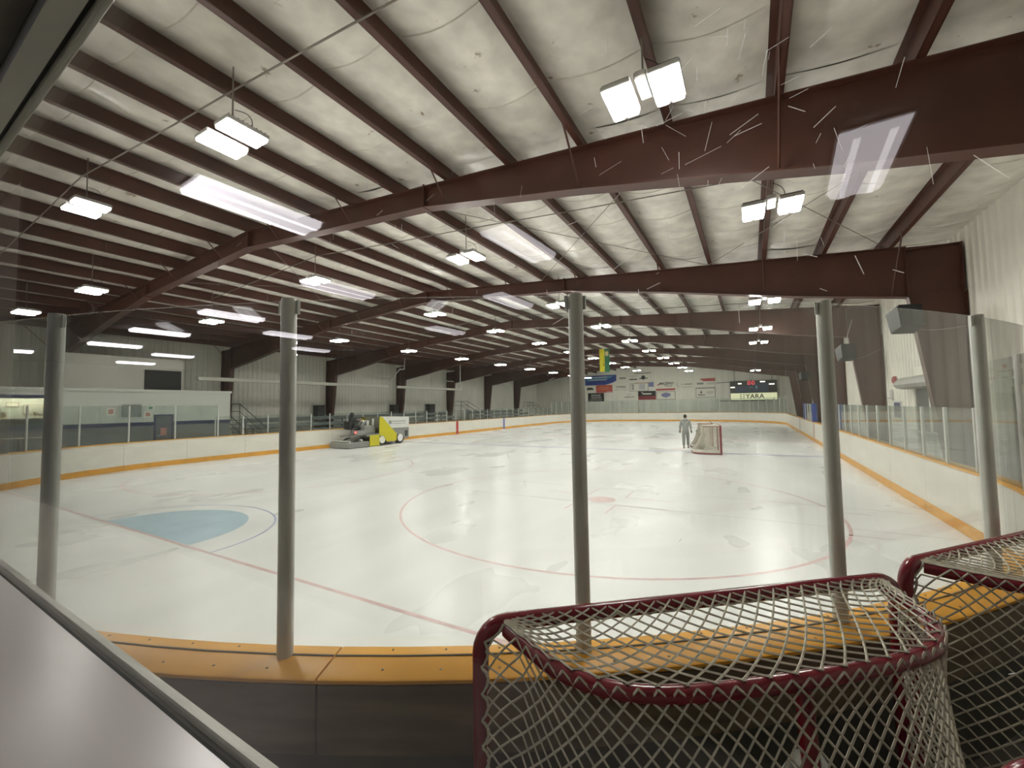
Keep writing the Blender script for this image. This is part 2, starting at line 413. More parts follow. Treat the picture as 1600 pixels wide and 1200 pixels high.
# ------------------------------------------------------------------ roof: deck, purlins, sagging insulation
m = MB(); m.v = [(x, y, rtop(x)+.44) for y in (-.1, YE+.1) for x in (XW0, XR, XW1)]; m.f = [(0, 1, 4, 3), (1, 2, 5, 4)]
m.v += [(x, y, rtop(x)+.50) for y in (-.1, YE+.1) for x in (XW0, XR, XW1)]; m.f += [(6, 9, 10, 7), (7, 10, 11, 8)]
ceiling = tag(m.obj('ceiling', 'seam'), 'low pitched arena roof lined with sagging white insulation', None, None, 'structure')
PX = [XW1-1.4125*k for k in range(25)]
me_cache = {}
for k, x in enumerate(PX):
    if k in (0, 24): continue
    sg = 1 if x > XR else -1
    z = rtop(x)
    b = MB(); H = .315; t = .012; fl = .09*sg
    b.box(x-t/2, x+t/2, .05, YE-.05, z, z+H)
    b.box(min(x, x+fl), max(x, x+fl), .05, YE-.05, z, z+t); b.box(min(x, x-fl), max(x, x-fl), .05, YE-.05, z+H-t, z+H)
    b.box(x+fl-.006, x+fl+.006, .05, YE-.05, z, z+.03)
    b.obj('purlin', 'steel', ceiling)
YB = [.05]+BAYS+[YE-.03]
for k in range(24):
    xa, xb = PX[k+1], PX[k]
    for bi in range(len(YB)-1):
        ya, yb = YB[bi], YB[bi+1]; NX, NY = 8, 22; b = MB()
        sag = .085+random.random()*.05; ph = random.random()*6; L = yb-ya
        def zz(u, y):
            x = xa+(xb-xa)*u; w = (y-ya)/L
            e = min(1, 6*w*(1-w)+.25)
            wav = .022*math.sin(y*2*math.pi/1.52+ph*.15)+.012*math.sin(y*3.1+ph)
            s = math.sin(math.pi*u)
            return rtop(x)+.325+.015-(sag*e+wav*.9+.03)*s
        for j in range(NY+1):
            for i in range(NX+1):
                u = i/NX; y = ya+L*j/NY; b.v.append((xa+(xb-xa)*u, y, zz(u, y)))
        for j in range(NY):
            for i in range(NX):
                a = j*(NX+1)+i; b.f.append((a, a+1, a+NX+2, a+NX+1))
        pn = b.obj('insulation_panel', 'insulation', ceiling, True)
        if bi < 6:
            s = MB(); y = ya+.7+random.random()*.15
            while y < yb-.3:
                R = []
                for i in range(NX+1):
                    u = i/NX; x = xa+(xb-xa)*u; z = zz(u, y)+.003
                    R.append([(x, y-.012, z), (x, y, z-.022), (x, y+.012, z)])
                s.loft(R, False); y += 1.52
            s.obj('seam', 'seam', pn)

# ------------------------------------------------------------------ rigid steel frames
def web_and_flanges(b, top, bot, y, w=.13):
    "polyline top/bottom in XZ: web between, flanges along both"
    for i in range(len(top)-1):
        (xa, za), (xb, zb) = top[i], top[i+1]; (xc, zc), (xd, zd) = bot[i], bot[i+1]
        b.poly([(xa, y-.008, za), (xb, y-.008, zb), (xd, y-.008, zd), (xc, y-.008, zc), (xa, y+.008, za), (xb, y+.008, zb), (xd, y+.008, zd), (xc, y+.008, zc)],
               [(0, 1, 2, 3), (7, 6, 5, 4), (0, 4, 5, 1), (2, 6, 7, 3), (0, 3, 7, 4), (1, 5, 6, 2)])
    for pl, s in ((top, -1), (bot, 1)):
        for i in range(len(pl)-1):
            a = Vector((pl[i][0], 0, pl[i][1])); c = Vector((pl[i+1][0], 0, pl[i+1][1])); d = (c-a); n = Vector((-d.z, 0, d.x)).normalized()*.018
            P = [a, c, c+n, a+n]
            b.poly([(p.x, y-w, p.z) for p in P]+[(p.x, y+w, p.z) for p in P], [(0, 1, 2, 3), (7, 6, 5, 4), (0, 4, 5, 1), (1, 5, 6, 2), (2, 6, 7, 3), (3, 7, 4, 0)])
    return b
def frame(y, label):
    t = thing('steel_frame', label, 'steel frame', (0, 0, 0), 0, 'brown steel roof frames')
    for sd in (1, -1):
        mx = (lambda x: x) if sd > 0 else (lambda x: 2*XR-x)
        xs = [3.6, 1.2, -2.3, -5.75, XR]
        bz = {3.6: 4.84, 1.2: 5.20, -2.3: 5.85, -5.75: 6.40, XR: 6.86}
        top = [(mx(x), rtop(x)-.004) for x in xs]; bot = [(mx(x), bz[x]) for x in xs]
        web_and_flanges(MB(), top, bot, y).obj('rafter', 'steel', t)
        c = MB(); xo = XW1-.05
        web_and_flanges(c, [(mx(xo), 4.84), (mx(xo), FLOOR)], [(mx(3.6), 4.84), (mx(4.18), FLOOR)], y)
        c.poly([(mx(3.6), y-.008, 4.84), (mx(xo), y-.008, 4.84), (mx(xo), y-.008, rtop(xo)), (mx(3.6), y-.008, rtop(3.6)), (mx(3.6), y+.008, 4.84), (mx(xo), y+.008, 4.84), (mx(xo), y+.008, rtop(xo)), (mx(3.6), y+.008, rtop(3.6))],
               [(0, 1, 2, 3), (7, 6, 5, 4), (0, 4, 5, 1), (1, 5, 6, 2), (2, 6, 7, 3), (3, 7, 4, 0)])
        c.box(min(mx(3.6), mx(xo)), max(mx(3.6), mx(xo)), y-.13, y+.13, rtop(xo)-.03, rtop(xo)-.01)
        c.box(min(mx(4.1), mx(xo)), max(mx(4.1), mx(xo)), y-.16, y+.16, FLOOR, FLOOR+.02)
        c.obj('column', 'steel', t)
        for x in (3.6, -5.75):
            MB().box(mx(x)-.012, mx(x)+.012, y-.13, y+.13, bz[x]-.03, rtop(x)+.03 if x < 0 else rtop(x)).obj('stiffener', 'steel', t)
        MB().box(mx(xo-.02)-.01, mx(xo-.02)+.01, y-.12, y+.12, 4.84, rtop(xo)).obj('stiffener', 'steel', t)
        for k in (1, 3, 5, 7, 9, 11):
            x = PX[k]; xx = mx(x)
            xb = None
            zb = bz[3.6] + (5.20-4.84)/(3.6-1.2)*(3.6-x) if x > 1.2 else (5.20+(5.85-5.20)/3.5*(1.2-x) if x > -2.3 else (5.85+.55/3.45*(-2.3-x) if x > -5.75 else 6.40+.46/6.5*(-5.75-x)))
            L = (rtop(x)-zb)*1.0+.1
            for sy in (-1, 1):
                MB().tube([(xx, y+sy*.09, zb+.03), (xx, y+sy*(.09+L*.85), rtop(x)+.06)], .018, 4).obj('flange_brace', 'steel', t)
    st = MB(); st.box(XR-.015, XR+.015, y-.13, y+.13, 6.84, rtop(XR)-.01); st.obj('ridge_plate', 'steel', t)
    return t
FL = ['nearest brown steel roof frame, its deep rafter crossing the top right of the view',
      'second brown steel roof frame from the window, its rafter ending at the ribbed right wall',
      'third brown steel roof frame from the window, with a black speaker on its right column',
      'fourth brown steel roof frame from the window, over the bench gap in the glass',
      'fifth brown steel roof frame from the window, past the rink centre',
      'sixth brown steel roof frame from the window, second nearest the banner wall',
      'farthest brown steel roof frame, just in front of the banner wall']
for y, l in zip(BAYS, FL): frame(y, l)
# bracing rods of the first bays
def rod(label, a, b, r=.008, group='thin roof bracing rods'):
    tag(MB().tube([a, b], r, 6).obj('bracing_rod', 'wire'), label, 'rod', group)
for (x0, y0), (x1, y1), l in (((-.95, 6.9), (-6.6, 14.0), 'thin roof bracing rod slanting left between first and second frames'), ((-6.6, 6.9), (-.95, 14.0), 'thin roof bracing rod slanting right between first and second frames'),
                              ((3.2, 6.9), (-.95, 14.0), 'thin bracing rod slanting left beside the right wall, first to second frame'), ((-.95, 6.9), (3.2, 14.0), 'thin bracing rod slanting right toward the right wall, first to second frame'),
                              ((-12.2, 6.9), (-17.9, 14.0), 'thin bracing rod slanting left from the ridge, first to second frame'), ((-17.9, 6.9), (-12.2, 14.0), 'thin bracing rod slanting right to the ridge, first to second frame')):
    rod(l, (x0, y0, rtop(x0)-.06), (x1, y1, rtop(x1)-.06))

# ------------------------------------------------------------------ dasher boards with glass
boards = thing('dasher_boards', 'white rink boards with orange cap rail, kickplate and glass panes all round the ice', 'rink boards')
CH = 1.07
def arc_pt(cx, cy, ang, off): a = math.radians(ang); return (cx+(RC+off)*math.cos(a), cy+(RC+off)*math.sin(a))
def seg_path(seg, n):
    "returns function off -> list of n+1 points"
    kind = seg[0]
    if kind == 'arc':
        _, cx, cy, a0, a1 = seg
        return lambda off: [arc_pt(cx, cy, a0+(a1-a0)*k/n, off) for k in range(n+1)]
    _, p, q, nrm = seg
    return lambda off: [(p[0]+(q[0]-p[0])*k/n+nrm[0]*off, p[1]+(q[1]-p[1])*k/n+nrm[1]*off) for k in range(n+1)]
def sweep(path, prof, gap=0.):
    "prof: closed (off, z) polygon swept along the segment"
    cols = [path(o) for o, z in prof]; n = len(cols[0]); b = MB()
    rings = [[(*cols[j][i], prof[j][1]) for j in range(len(prof))] for i in range(n)]
    b.loft(rings, True, True); return b
def P_box(o0, o1, z0, z1): return [(o0, z0), (o1, z0), (o1, z1), (o0, z1)]
segs = []
cRN, cRF, cLF, cLN = (X1-RC, Y0+RC), (X1-RC, Y1-RC), (X0+RC, Y1-RC), (X0+RC, Y0+RC)
def straight(p, q, nrm, n, where):
    for k in range(n):
        a = (p[0]+(q[0]-p[0])*k/n, p[1]+(q[1]-p[1])*k/n); c = (p[0]+(q[0]-p[0])*(k+1)/n, p[1]+(q[1]-p[1])*(k+1)/n)
        segs.append((('st', a, c, nrm), where))
straight((X0+RC, Y0), (X1-RC, Y0), (0, -1), 3, 'near')
AB = [-90, -82.5, -63.7, -44.9, -26.1, -7.3, 0]
for a, c in zip(AB, AB[1:]): segs.append((('arc', *cRN, a, c), 'nearcorner'))
straight((X1, Y0+RC), (X1, Y1-RC), (1, 0), 16, 'right')
for k in range(6): segs.append((('arc', *cRF, 15*k, 15*k+15), 'farcorner'))
straight((X1-RC, Y1), (X0+RC, Y1), (0, 1), 3, 'far')
for k in range(6): segs.append((('arc', *cLF, 90+15*k, 105+15*k), 'farcorner'))
straight((X0, Y1-RC), (X0, Y0+RC), (-1, 0), 16, 'left')
for k in range(6): segs.append((('arc', *cLN, 180+15*k, 195+15*k), 'leftcorner'))
for seg, where in segs:
    n = 1 if seg[0] == 'st' else (max(2, int(abs(seg[4]-seg[3])/2)))
    if seg[0] == 'arc':
        e = .035 if abs(seg[4]-seg[3]) > 4 else .02; seg2 = ('arc', seg[1], seg[2], seg[3]+e, seg[4]-e)
    else:
        d = Vector((seg[2][0]-seg[1][0], seg[2][1]-seg[1][1])).normalized()*.005
        seg2 = ('st', (seg[1][0]+d.x, seg[1][1]+d.y), (seg[2][0]-d.x, seg[2][1]-d.y), seg[3])
    pth = seg_path(seg2, n)
    sweep(pth, P_box(0, .03, .0, 1.045)).obj('board_panel', 'board_white', boards, True)
    sweep(pth, P_box(-.014, -.001, .002, .2)).obj('kickplate', 'kick', boards, True)
    cp = sweep(pth, [(-.022, 1.046), (.225, 1.046), (.235, 1.056), (.235, 1.068), (.228, 1.073), (-.014, 1.073), (-.022, 1.066)]).obj('cap_rail', 'cap', boards, True)
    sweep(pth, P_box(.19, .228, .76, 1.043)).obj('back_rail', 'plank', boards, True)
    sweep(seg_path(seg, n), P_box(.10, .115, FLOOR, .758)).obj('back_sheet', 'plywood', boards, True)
    sweep(pth, P_box(.058, .068, 1.0735, 1.077)).obj('glass_channel', 'channel', boards, True)
    if where in ('nearcorner', 'near'):
        s = MB(); nn = 11 if seg[0] == 'st' else max(2, int(abs(seg[4]-seg[3])*.62)); q = seg_path(seg2, nn)
        for off in (.012, .165):
            for i, (x, y) in enumerate(q(off)):
                if 0 < i < nn: s.cyl((x, y, 1.0732), .006, .002, 'z', 6)
        s.obj('cap_screws', 'screw', cp)
# marks of the lines on the boards
for x, y, w, mt, nm in ((X0+.0, YC, .3, 'stripe_red', 'red_stripe'), (X0, YC+7.6, .3, 'stripe_blue', 'blue_stripe'), (X0, YC-7.5, .3, 'stripe_blue', 'blue_stripe')):
    MB().box(x+.015, x+.019, y-w/2, y+w/2, .0, 1.044).obj(nm, mt, boards)
for y, mt, nm in ((YC, 'stripe_red', 'red_stripe'), (YC+7.6, 'stripe_blue', 'blue_stripe'), (YC-7.5, 'stripe_blue', 'blue_stripe')):
    MB().box(X1-.019, X1-.015, y-.06, y+.06, .0, 1.044).obj(nm, mt, boards)
# glass and posts
def pane(seg, z1, mt, n=1):
    sweep(seg_path(seg, n), P_box(.057, .069, 1.075, z1)).obj('glass_pane', mt, boards, n > 1)
def round_post(x, y, z1, ang):
    p = MB(); p.tube([(x, y, 1.073), (x, y, z1-.02), (x, y, z1)], [.036, .036, .034], 18).obj('glass_post', 'galv', boards, True)
def square_post(x, y, z1, rz, w=.024, mt='alu'):
    b = MB(); b.bbox(-w, w, -w, w, 0, z1-1.073, .005); o = b.obj('glass_post', mt, boards); o.location = (x, y, 1.073); o.rotation_euler[2] = rz
NP = [-93.5, -84.1, -74.7, -65.3, -55.9, -46.5, -37.1, -27.7, -18.3, -8.9, .3]
for i, a in enumerate(NP):
    if i == 0: continue
    x, y = arc_pt(*cRN, a, .066); round_post(x, y, 2.765, a)
    a0 = max(-90, NP[i-1])
    g = .27
    pane(('arc', *cRN, a0+g, min(a, 0)-g), 2.755, 'rink_glass', 6)
    # clips at the top of each post
for a in NP[1:]:
    x, y = arc_pt(*cRN, a, .066); d = Vector((math.cos(math.radians(a)), math.sin(math.radians(a)), 0)); t = Vector((-d.y, d.x, 0))
    c = MB()
    for s in (-1, 1):
        p = Vector((x, y, 2.70))+t*s*.045-d*.004; c.box(p.x-.007, p.x+.007, p.y-.007, p.y+.007, p.z-.01, p.z+.058)
    c.obj('glass_clip', 'galv', boards)
# near end straight, far end, corners, sides
def run(p, q, nrm, z1, step, mt, first=True, rz=0.):
    L = math.hypot(q[0]-p[0], q[1]-p[1]); n = max(1, round(L/step)); d = ((q[0]-p[0])/L, (q[1]-p[1])/L)
    for k in range(n+1):
        if k == 0 and not first: continue
        s = L*k/n; square_post(p[0]+d[0]*s+nrm[0]*.063, p[1]+d[1]*s+nrm[1]*.063, z1+.005, rz)
    for k in range(n):
        a, c = L*k/n+.026, L*(k+1)/n-.026
        pane(('st', (p[0]+d[0]*a, p[1]+d[1]*a), (p[0]+d[0]*c, p[1]+d[1]*c), nrm), z1, mt)
def run_arc(cx, cy, a0, a1, z1, n, mt):
    for k in range(n+1):
        a = a0+(a1-a0)*k/n; x, y = arc_pt(cx, cy, a, .063); square_post(x, y, z1+.005, math.radians(a))
    for k in range(n): pane(('arc', cx, cy, a0+(a1-a0)*k/n+.2, a0+(a1-a0)*(k+1)/n-.2), z1, mt, 4)
run((X0+RC, Y0), (X1-RC, Y0), (0, -1), 2.755, 1.45, 'rink_glass')
run((X1, Y0+RC+.25), (X1, 20.9), (1, 0), 2.07, 1.2, 'side_glass')
run((X1, 28.9), (X1, 32.7), (1, 0), 2.07, 1.27, 'side_glass')
run_arc(*cRF, 3, 90, 2.70, 11, 'side_glass')
run((X1-RC, Y1), (X0+RC, Y1), (0, 1), 2.70, 1.2, 'side_glass', False)
run_arc(*cLF, 90, 180, 2.70, 11, 'side_glass')
run((X0, Y1-RC-.1), (X0, 10.15), (-1, 0), 1.98, 1.2, 'side_glass', False)
run_arc(*cLN, 180-8, 270, 2.48, 9, 'side_glass')
for y in (21.05, 28.75, 32.85): MB().bbox(X1-.02, X1+.22, y-.12, y+.12, 1.073, 2.08, .03).obj('post_pad', 'blue_pad', boards)

# ------------------------------------------------------------------ goals
def smooth_path(pts, n=6):
    "Catmull-Rom through pts"
    P = [Vector(p) for p in pts]; out = []
    for i in range(len(P)-1):
        p0, p1, p2, p3 = P[max(i-1, 0)], P[i], P[i+1], P[min(i+2, len(P)-1)]
        for k in range(n):
            t = k/n; out.append(.5*((2*p1)+(-p0+p2)*t+(2*p0-5*p1+4*p2-p3)*t*t+(-p0+3*p1-3*p2+p3)*t**3))
    out.append(P[-1]); return out
def resample(path, n):
    d = [0]
    for a, b in zip(path, path[1:]): d.append(d[-1]+(b-a).length)
    out = []; j = 0
    for k in range(n+1):
        s = d[-1]*k/n
        while j < len(d)-2 and d[j+1] < s: j += 1
        t = (s-d[j])/max(1e-9, d[j+1]-d[j]); out.append(path[j].lerp(path[j+1], min(1, t)))
    return out, d[-1]
GW = 1.92
def lerp_path(P, s):
    x = s*(len(P)-1); i = min(int(x), len(P)-2); return P[i].lerp(P[i+1], x-i)
def lattice(S, Lu, Lv, cell, r, b):
    "diagonal strands over the unit square mapped by S, about Lu x Lv metres"
    dg = cell*math.sqrt(2); n = int((Lu+Lv)/dg)+1; step = cell/math.sqrt(2)
    for fam in (1, -1):
        for c in range(-int(Lv/dg)-1, int(Lu/dg)+2) if fam > 0 else range(0, int((Lu+Lv)/dg)+2):
            pts = []; v = 0.
            m = int(Lv/step)+1
            for k in range(m+1):
                vv = min(Lv, k*step); uu = c*dg+fam*vv
                if -1e-6 <= uu <= Lu+1e-6: pts.append(S(min(1, max(0, uu/Lu)), vv/Lv))
            if len(pts) > 1: b.tube(pts, r, 4, False)
    return b
def goal_meshes():
    M = {}
    R = .1; fr = []
    def corner(cx, cz, a0, a1): return [Vector((cx+R*math.cos(math.radians(a0+(a1-a0)*k/6)), 0, cz+R*math.sin(math.radians(a0+(a1-a0)*k/6)))) for k in range(7)]
    fr = [Vector((0, 0, 0)), Vector((0, 0, .6))]+corner(R, 1.22-R, 180, 90)+corner(GW-R, 1.22-R, 90, 0)+[Vector((GW, 0, .6)), Vector((GW, 0, 0))]
    M['front_frame'] = (MB().tube(fr, .031, 14).mesh('front_frame', 'goal_red', True))
    half = [(.10, -.03, 1.2), (.15, -.14, 1.195), (.24, -.31, 1.19), (.40, -.43, 1.19), (.62, -.475, 1.19), (.96, -.485, 1.19)]
    top = smooth_path(half+[(GW-x, y, z) for x, y, z in reversed(half[:-1])])
    M['top_rear_bar'] = MB().tube(top, .027, 10).mesh('top_rear_bar', 'goal_red', True)
    hb = [(0.0, -.02, .04), (.02, -.25, .04), (.10, -.52, .04), (.28, -.73, .04), (.55, -.81, .04), (.96, -.83, .04)]
    base = smooth_path(hb+[(GW-x, y, z) for x, y, z in reversed(hb[:-1])])
    M['base_frame'] = MB().tube(base, .03, 10).mesh('base_frame', 'goal_red', True)
    M['centre_post'] = MB().tube([(.96, -.46, 1.18), (.96, -.50, .6), (.96, -.56, .04)], .026, 10).mesh('centre_post', 'goal_red', True)
    pd = MB()
    rings = []
    for k in range(9):
        z = .93-.85*k/8; rr = .055+.03*math.sin(k*1.3)+.03*(k > 0)
        rings.append([(.96+rr*math.cos(a)*(1+.2*math.sin(3*a+k)), -.475-.07*k/8+rr*math.sin(a), z+.015*math.sin(5*a)) for a in [2*math.pi*i/14 for i in range(14)]])
    pd.loft(rings, True, True); M['centre_pad'] = pd.mesh('centre_pad', 'pad_grey', True)
    T, _ = resample(top, 80); B, _ = resample(base, 80)
    def Sback(u, v):
        # start near the posts: blend to the front frame at both ends
        a = lerp_path(T, u).copy(); c = lerp_path(B, u)
        e = min(u, 1-u); k = max(0, 1-e/.05)
        a.z += .028*(1-k); 
        ax = 0.02 if u < .5 else GW-.02
        a.x = a.x*(1-k)+ax*k; a.y = a.y*(1-k)-.02*k; a.z = a.z*(1-k)+1.15*k
        p = a.lerp(c, v)
        s = math.sin(math.pi*v)*.07*min(1, e/.15)
        ctr = Vector((.96, -.2, p.z)); d = (ctr-p); 
        if d.length > 1e-6: p = p+d.normalized()*s
        out = .032*(1-min(1, v*8)); p = p-(d.normalized()*out if d.length > 1e-6 else Vector((0, 0, 0)))
        return p
    def Stop(u, v):
        a = Vector((.09+(GW-.18)*u, -.012, 1.243)); c = lerp_path(T, u)
        d = Vector((c.x-.96, c.y+.2, 0)); c = c+Vector((0, 0, .03))+d.normalized()*.012
        p = a.lerp(c, v); p.z -= .025*math.sin(math.pi*v)*math.sin(math.pi*u)**.5; return p
    nb = MB(); lattice(Sback, 2.75, 1.32, .05, .0040, nb); M['back_netting'] = nb.mesh('back_netting', 'cord', True)
    nb = MB(); lattice(Sback, 2.75, 1.32, .055, .0062, nb); M['heavy_netting'] = nb.mesh('heavy_netting', 'cord', True)
    nt = MB(); lattice(Stop, 1.78, .5, .05, .0040, nt); M['top_netting'] = nt.mesh('top_netting', 'cord', True)
    # lacing cord wound along the inside of the front frame
    F, LF = resample(fr, 260); lc = []
    for k, p in enumerate(F):
        a = k*1.1; lc.append(p+Vector((.012*math.cos(a), -.033-.005*math.sin(a), .012*math.sin(a)))+(Vector((.012, 0, 0)) if p.x < .3 else (Vector((-.012, 0, 0)) if p.x > GW-.3 else Vector((0, 0, -.006)))))
    M['lacing'] = MB().tube(lc, .0055, 5, False).mesh('lacing', 'cord', True)
    sk = MB(); Bp, _ = resample(base, 40); R = []
    for p in Bp: R.append([(p.x, p.y, .012), (p.x*.98+.019, p.y*.97, .19), (p.x*.96+.038, p.y*.93, .19), (p.x*.96+.038, p.y*.93, .012)])
    sk.loft(R, True, True); M['base_skirt'] = sk.mesh('base_skirt', 'skirt', True)
    return M
GM = goal_meshes()
def goal(label, x, y, z, rz, parts, group):
    t = thing('hockey_goal', label, 'hockey goal', (x, y, z), rz, group)
    for k in parts: link(k, GM[k], t)
    return t
NEAR = ['front_frame', 'top_rear_bar', 'base_frame', 'centre_post', 'centre_pad', 'back_netting', 'top_netting', 'lacing', 'base_skirt']
goal('red hockey goal with beige netting, its whole top in view in the foreground', -.925, 1.365, FLOOR, math.atan2(.642, .768), NEAR, 'stored goals behind the glass')
goal('red hockey goal cut off by the right edge, nearer the boards than its neighbours', .635, 2.83, FLOOR, math.atan2(.76, .65), NEAR, 'stored goals behind the glass')
goal('red hockey goal showing only one tube corner at the bottom right', .415, 1.30, FLOOR, math.atan2(.69, .72), NEAR, 'stored goals behind the glass')
FAR = ['front_frame', 'top_rear_bar', 'base_frame', 'centre_post', 'centre_pad', 'heavy_netting', 'top_netting', 'lacing', 'base_skirt']
g = goal('hockey goal on the ice beside the walking person, the nearer of the two', -1.40, 21.95, 0, math.atan2(-1.9, .24), FAR, 'goals pushed together on the ice'); g.scale[1] = 1.38
g = goal('hockey goal on the ice half hidden behind the nearer one', -1.9, 24.5, 0, math.atan2(-1.9, .24), FAR, 'goals pushed together on the ice'); g.scale[1] = 1.2

# ------------------------------------------------------------------ viewing window and room
WR = -.03
def wpart(b, name, m, parent, smooth=False): return b.obj(name, m, parent, smooth)
win = thing('window_1', 'long interior viewing window with white sill in front of the camera', None, (0, 0, 0), WR, None, 'structure')
wx0, wx1, ZS, ZH = -3.7, 2.9, 1.80, 3.10
MB().bbox(wx0, wx1, -.03, .275, ZS-.045, ZS, .006).obj('sill_board', 'sill_white', win)
MB().bbox(wx0, wx1, .2865, .302, ZS-.06, ZS+.001, .003).obj('glazing_stop', 'stop_metal', win)
MB().box(wx0, wx1, .2755, .286, ZS-.05, ZS-.008).obj('glazing_channel', 'channel', win)
MB().box(wx0, wx1, .225, .272, ZH, ZH+.05).obj('header_board', 'header_paint', win)
MB().bbox(wx0, wx1, .2835, .302, ZH, ZH+.05, .003).obj('header_stop', 'header_paint', win)
MB().box(wx0, wx1, .2725, .283, ZH+.012, ZH+.05).obj('header_channel', 'channel', win)
for x in (wx0, wx1-.05): MB().box(x, x+.05, .225, .3, ZS+.002, ZH-.002).obj('jamb', 'header_paint', win)
gp = MB().box(wx0+.05, wx1-.05, .278, .284, ZS-.04, ZH+.03).obj('glass_pane', 'window_glass', win)
sc = MB()
for (cx, cz, sx, sz, n, ln) in ((-.05, 2.41, .05, .035, 46, .016), (.0, 2.33, .09, .03, 26, .02), (-.33, 2.43, .06, .03, 14, .01), (-.20, 2.36, .08, .04, 18, .01), (.03, 2.33, .02, .02, 14, .006), (-.6, 2.45, .12, .06, 14, .012), (-.1, 2.25, .2, .12, 26, .005), (-1.1, 2.45, .03, .14, 10, .03)):
    for k in range(n):
        x, z = random.gauss(cx, sx), random.gauss(cz, sz); a = random.choice((1.45, 1.7, 1.3, .25, .5, 2.5)) + random.gauss(0, .15) if cx > -1 else 1.57
        L = ln*random.uniform(.3, 1.1); w = random.uniform(.00008, .0002); dx, dz = math.cos(a)*L/2, math.sin(a)*L/2; nx, nz = -math.sin(a)*w, math.cos(a)*w
        sc.poly([(x-dx-nx, .2776, z-dz-nz), (x+dx-nx, .2776, z+dz-nz), (x+dx+nx, .2776, z+dz+nz), (x-dx+nx, .2776, z-dz+nz)], [(0, 1, 2, 3)])
so = sc.obj('scratches', 'scratch', gp); so['kind'] = 'stuff'
m = MB()
m.box(-4.2, 5.0, .16, .30, 0, ZS-.062); m.box(-4.2, 5.0, .16, .30, ZH+.052, 7.4); m.box(-4.2, wx0-.001, .16, .30, ZS-.062, ZH+.052); m.box(wx1+.001, 5.0, .16, .30, ZS-.062, ZH+.052)
wn = m.obj('wall_near', 'room_wall'); wn.rotation_euler[2] = WR; tag(wn, None, None, None, 'structure')
tag(MB().box(XW0, -4.19, .02, .14, 0, 7.45).obj('wall_near', 'cladding'), None, None, None, 'structure')
RF, RCZ = .80, 4.14
tag(MB().box(-23, 5, -9.6, .0, RF-.1, RF).obj('floor', 'room_floor'), None, None, None, 'structure')
tag(MB().box(-23, 5, -9.6, .12, RCZ, RCZ+.08).obj('ceiling', 'room_ceiling'), None, None, None, 'structure')
tag(MB().box(-23, 5, -9.7, -9.6, RF-.1, RCZ+.08).obj('wall_back', 'room_wall'), None, None, None, 'structure')
tag(MB().box(-23.1, -23, -9.7, .02, RF-.1, RCZ+.08).obj('wall_side', 'room_wall'), None, None, None, 'structure')
tag(MB().box(5, 5.1, -9.7, .0, RF-.1, RCZ+.08).obj('wall_side', 'room_wall'), None, None, None, 'structure')
TROFF = [(-4.05, -1.4, 'mirrored large at the upper left of the glass'), (-2.5, -3.57, 'mirrored near the top centre of the glass'), (-5.8, -3.5, 'mirrored left of centre above the left post'), (.62, -3.7, 'mirrored at the upper right of the glass'),
         (-4.05, -5.7, 'mirrored just above the middle posts'), (-6.9, -7.2, 'mirrored farthest right of the small ones'), (-9.1, -3.4, 'mirrored just left of the second post'), (-12.28, -3.25, 'mirrored as the long upper strip at left'),
         (-15.5, -3.25, 'mirrored as the second strip at left'), (-17.1, -5.1, 'mirrored as the third strip at left'), (-20.6, -5.1, 'mirrored as the lowest strip at left'), (-10.4, -5.25, 'mirrored across the second post'), (-12.4, -7.1, 'mirrored as a strip right of the second post'), (-19, -1.7, 'mirrored at the left edge')]
me_h = MB().bbox(-.22, .22, -.56, .56, -.02, 0, .008).mesh('housing', 'white_paint')
prof = [(-.2, -.02), (-.17, -.07), (-.1, -.085), (-.03, -.075), (0, -.072), (.03, -.075), (.1, -.085), (.17, -.07), (.2, -.02)]
me_l = MB().prism(prof, 'y', -.53, .53).mesh('lens', 'tube', True)
b = MB()
for x in (-.1, .1): b.prism([(x-.022, -.086), (x+.022, -.086), (x+.022, -.080), (x-.022, -.080)], 'y', -.525, .525)
me_c = b.mesh('tube_glow', 'tube_core')
for x, y, l in TROFF:
    t = thing('ceiling_light', 'wraparound fluorescent ceiling light behind the camera, '+l, 'ceiling light', (x, y, RCZ), 0, 'fluorescent lights of the viewing room')
    link('housing', me_h, t); ln = link('lens', me_l, t); link('tube_glow', me_c, ln)

# ------------------------------------------------------------------ arena LED lights
b = MB()
for sx in (-1, 1): b.bbox(sx*.26-.17, sx*.26+.17, -.28, .28, -.03, .03, .01)
me_head = b.mesh('lamp_head', 'lamp_metal')
me_led = MB().prism([(-.07, -.030), (.07, -.030), (.07, -.060), (.05, -.072), (-.05, -.072), (-.07, -.060)], 'y', -.26, .26).mesh('led_strip', 'led')
me_drv = MB().bbox(-.07, .07, -.2, .2, .035, .12, .015).mesh('driver_box', 'lamp_metal')
fin = MB()
for sx in (-1, 1):
    for k in range(9): fin.box(sx*.26-.15, sx*.26+.15, -.25+k*.06, -.245+k*.06, .03, .055)
me_fin = fin.mesh('heat_fins', 'dark_metal')
def led(x, y, z, label, rot=0., drop=None):
    t = thing('high_bay_light', label, 'light', (x, y, z), rot, 'LED lights hung from the arena roof')
    link('lamp_head', me_head, t); link('driver_box', me_drv, t); link('heat_fins', me_fin, t)
    for sx in (-.34, -.18, .18, .34):
        o = link('led_strip', me_led, t); o.location = (sx, 0, 0)
    h = rtop(x)-z+.43
    MB().tube([(0, 0, .08), (0, 0, max(.1, h))], .012, 6).obj('hanger', 'wire', t)
    MB().tube(smooth_path([(.06, .1, .08), (.2, .16, .2), (.16, .12, .34), (.02, .02, .4)], 4), .006, 5).obj('power_lead', 'black', t)
YL = [3.1+5.62*k for k in range(10)]
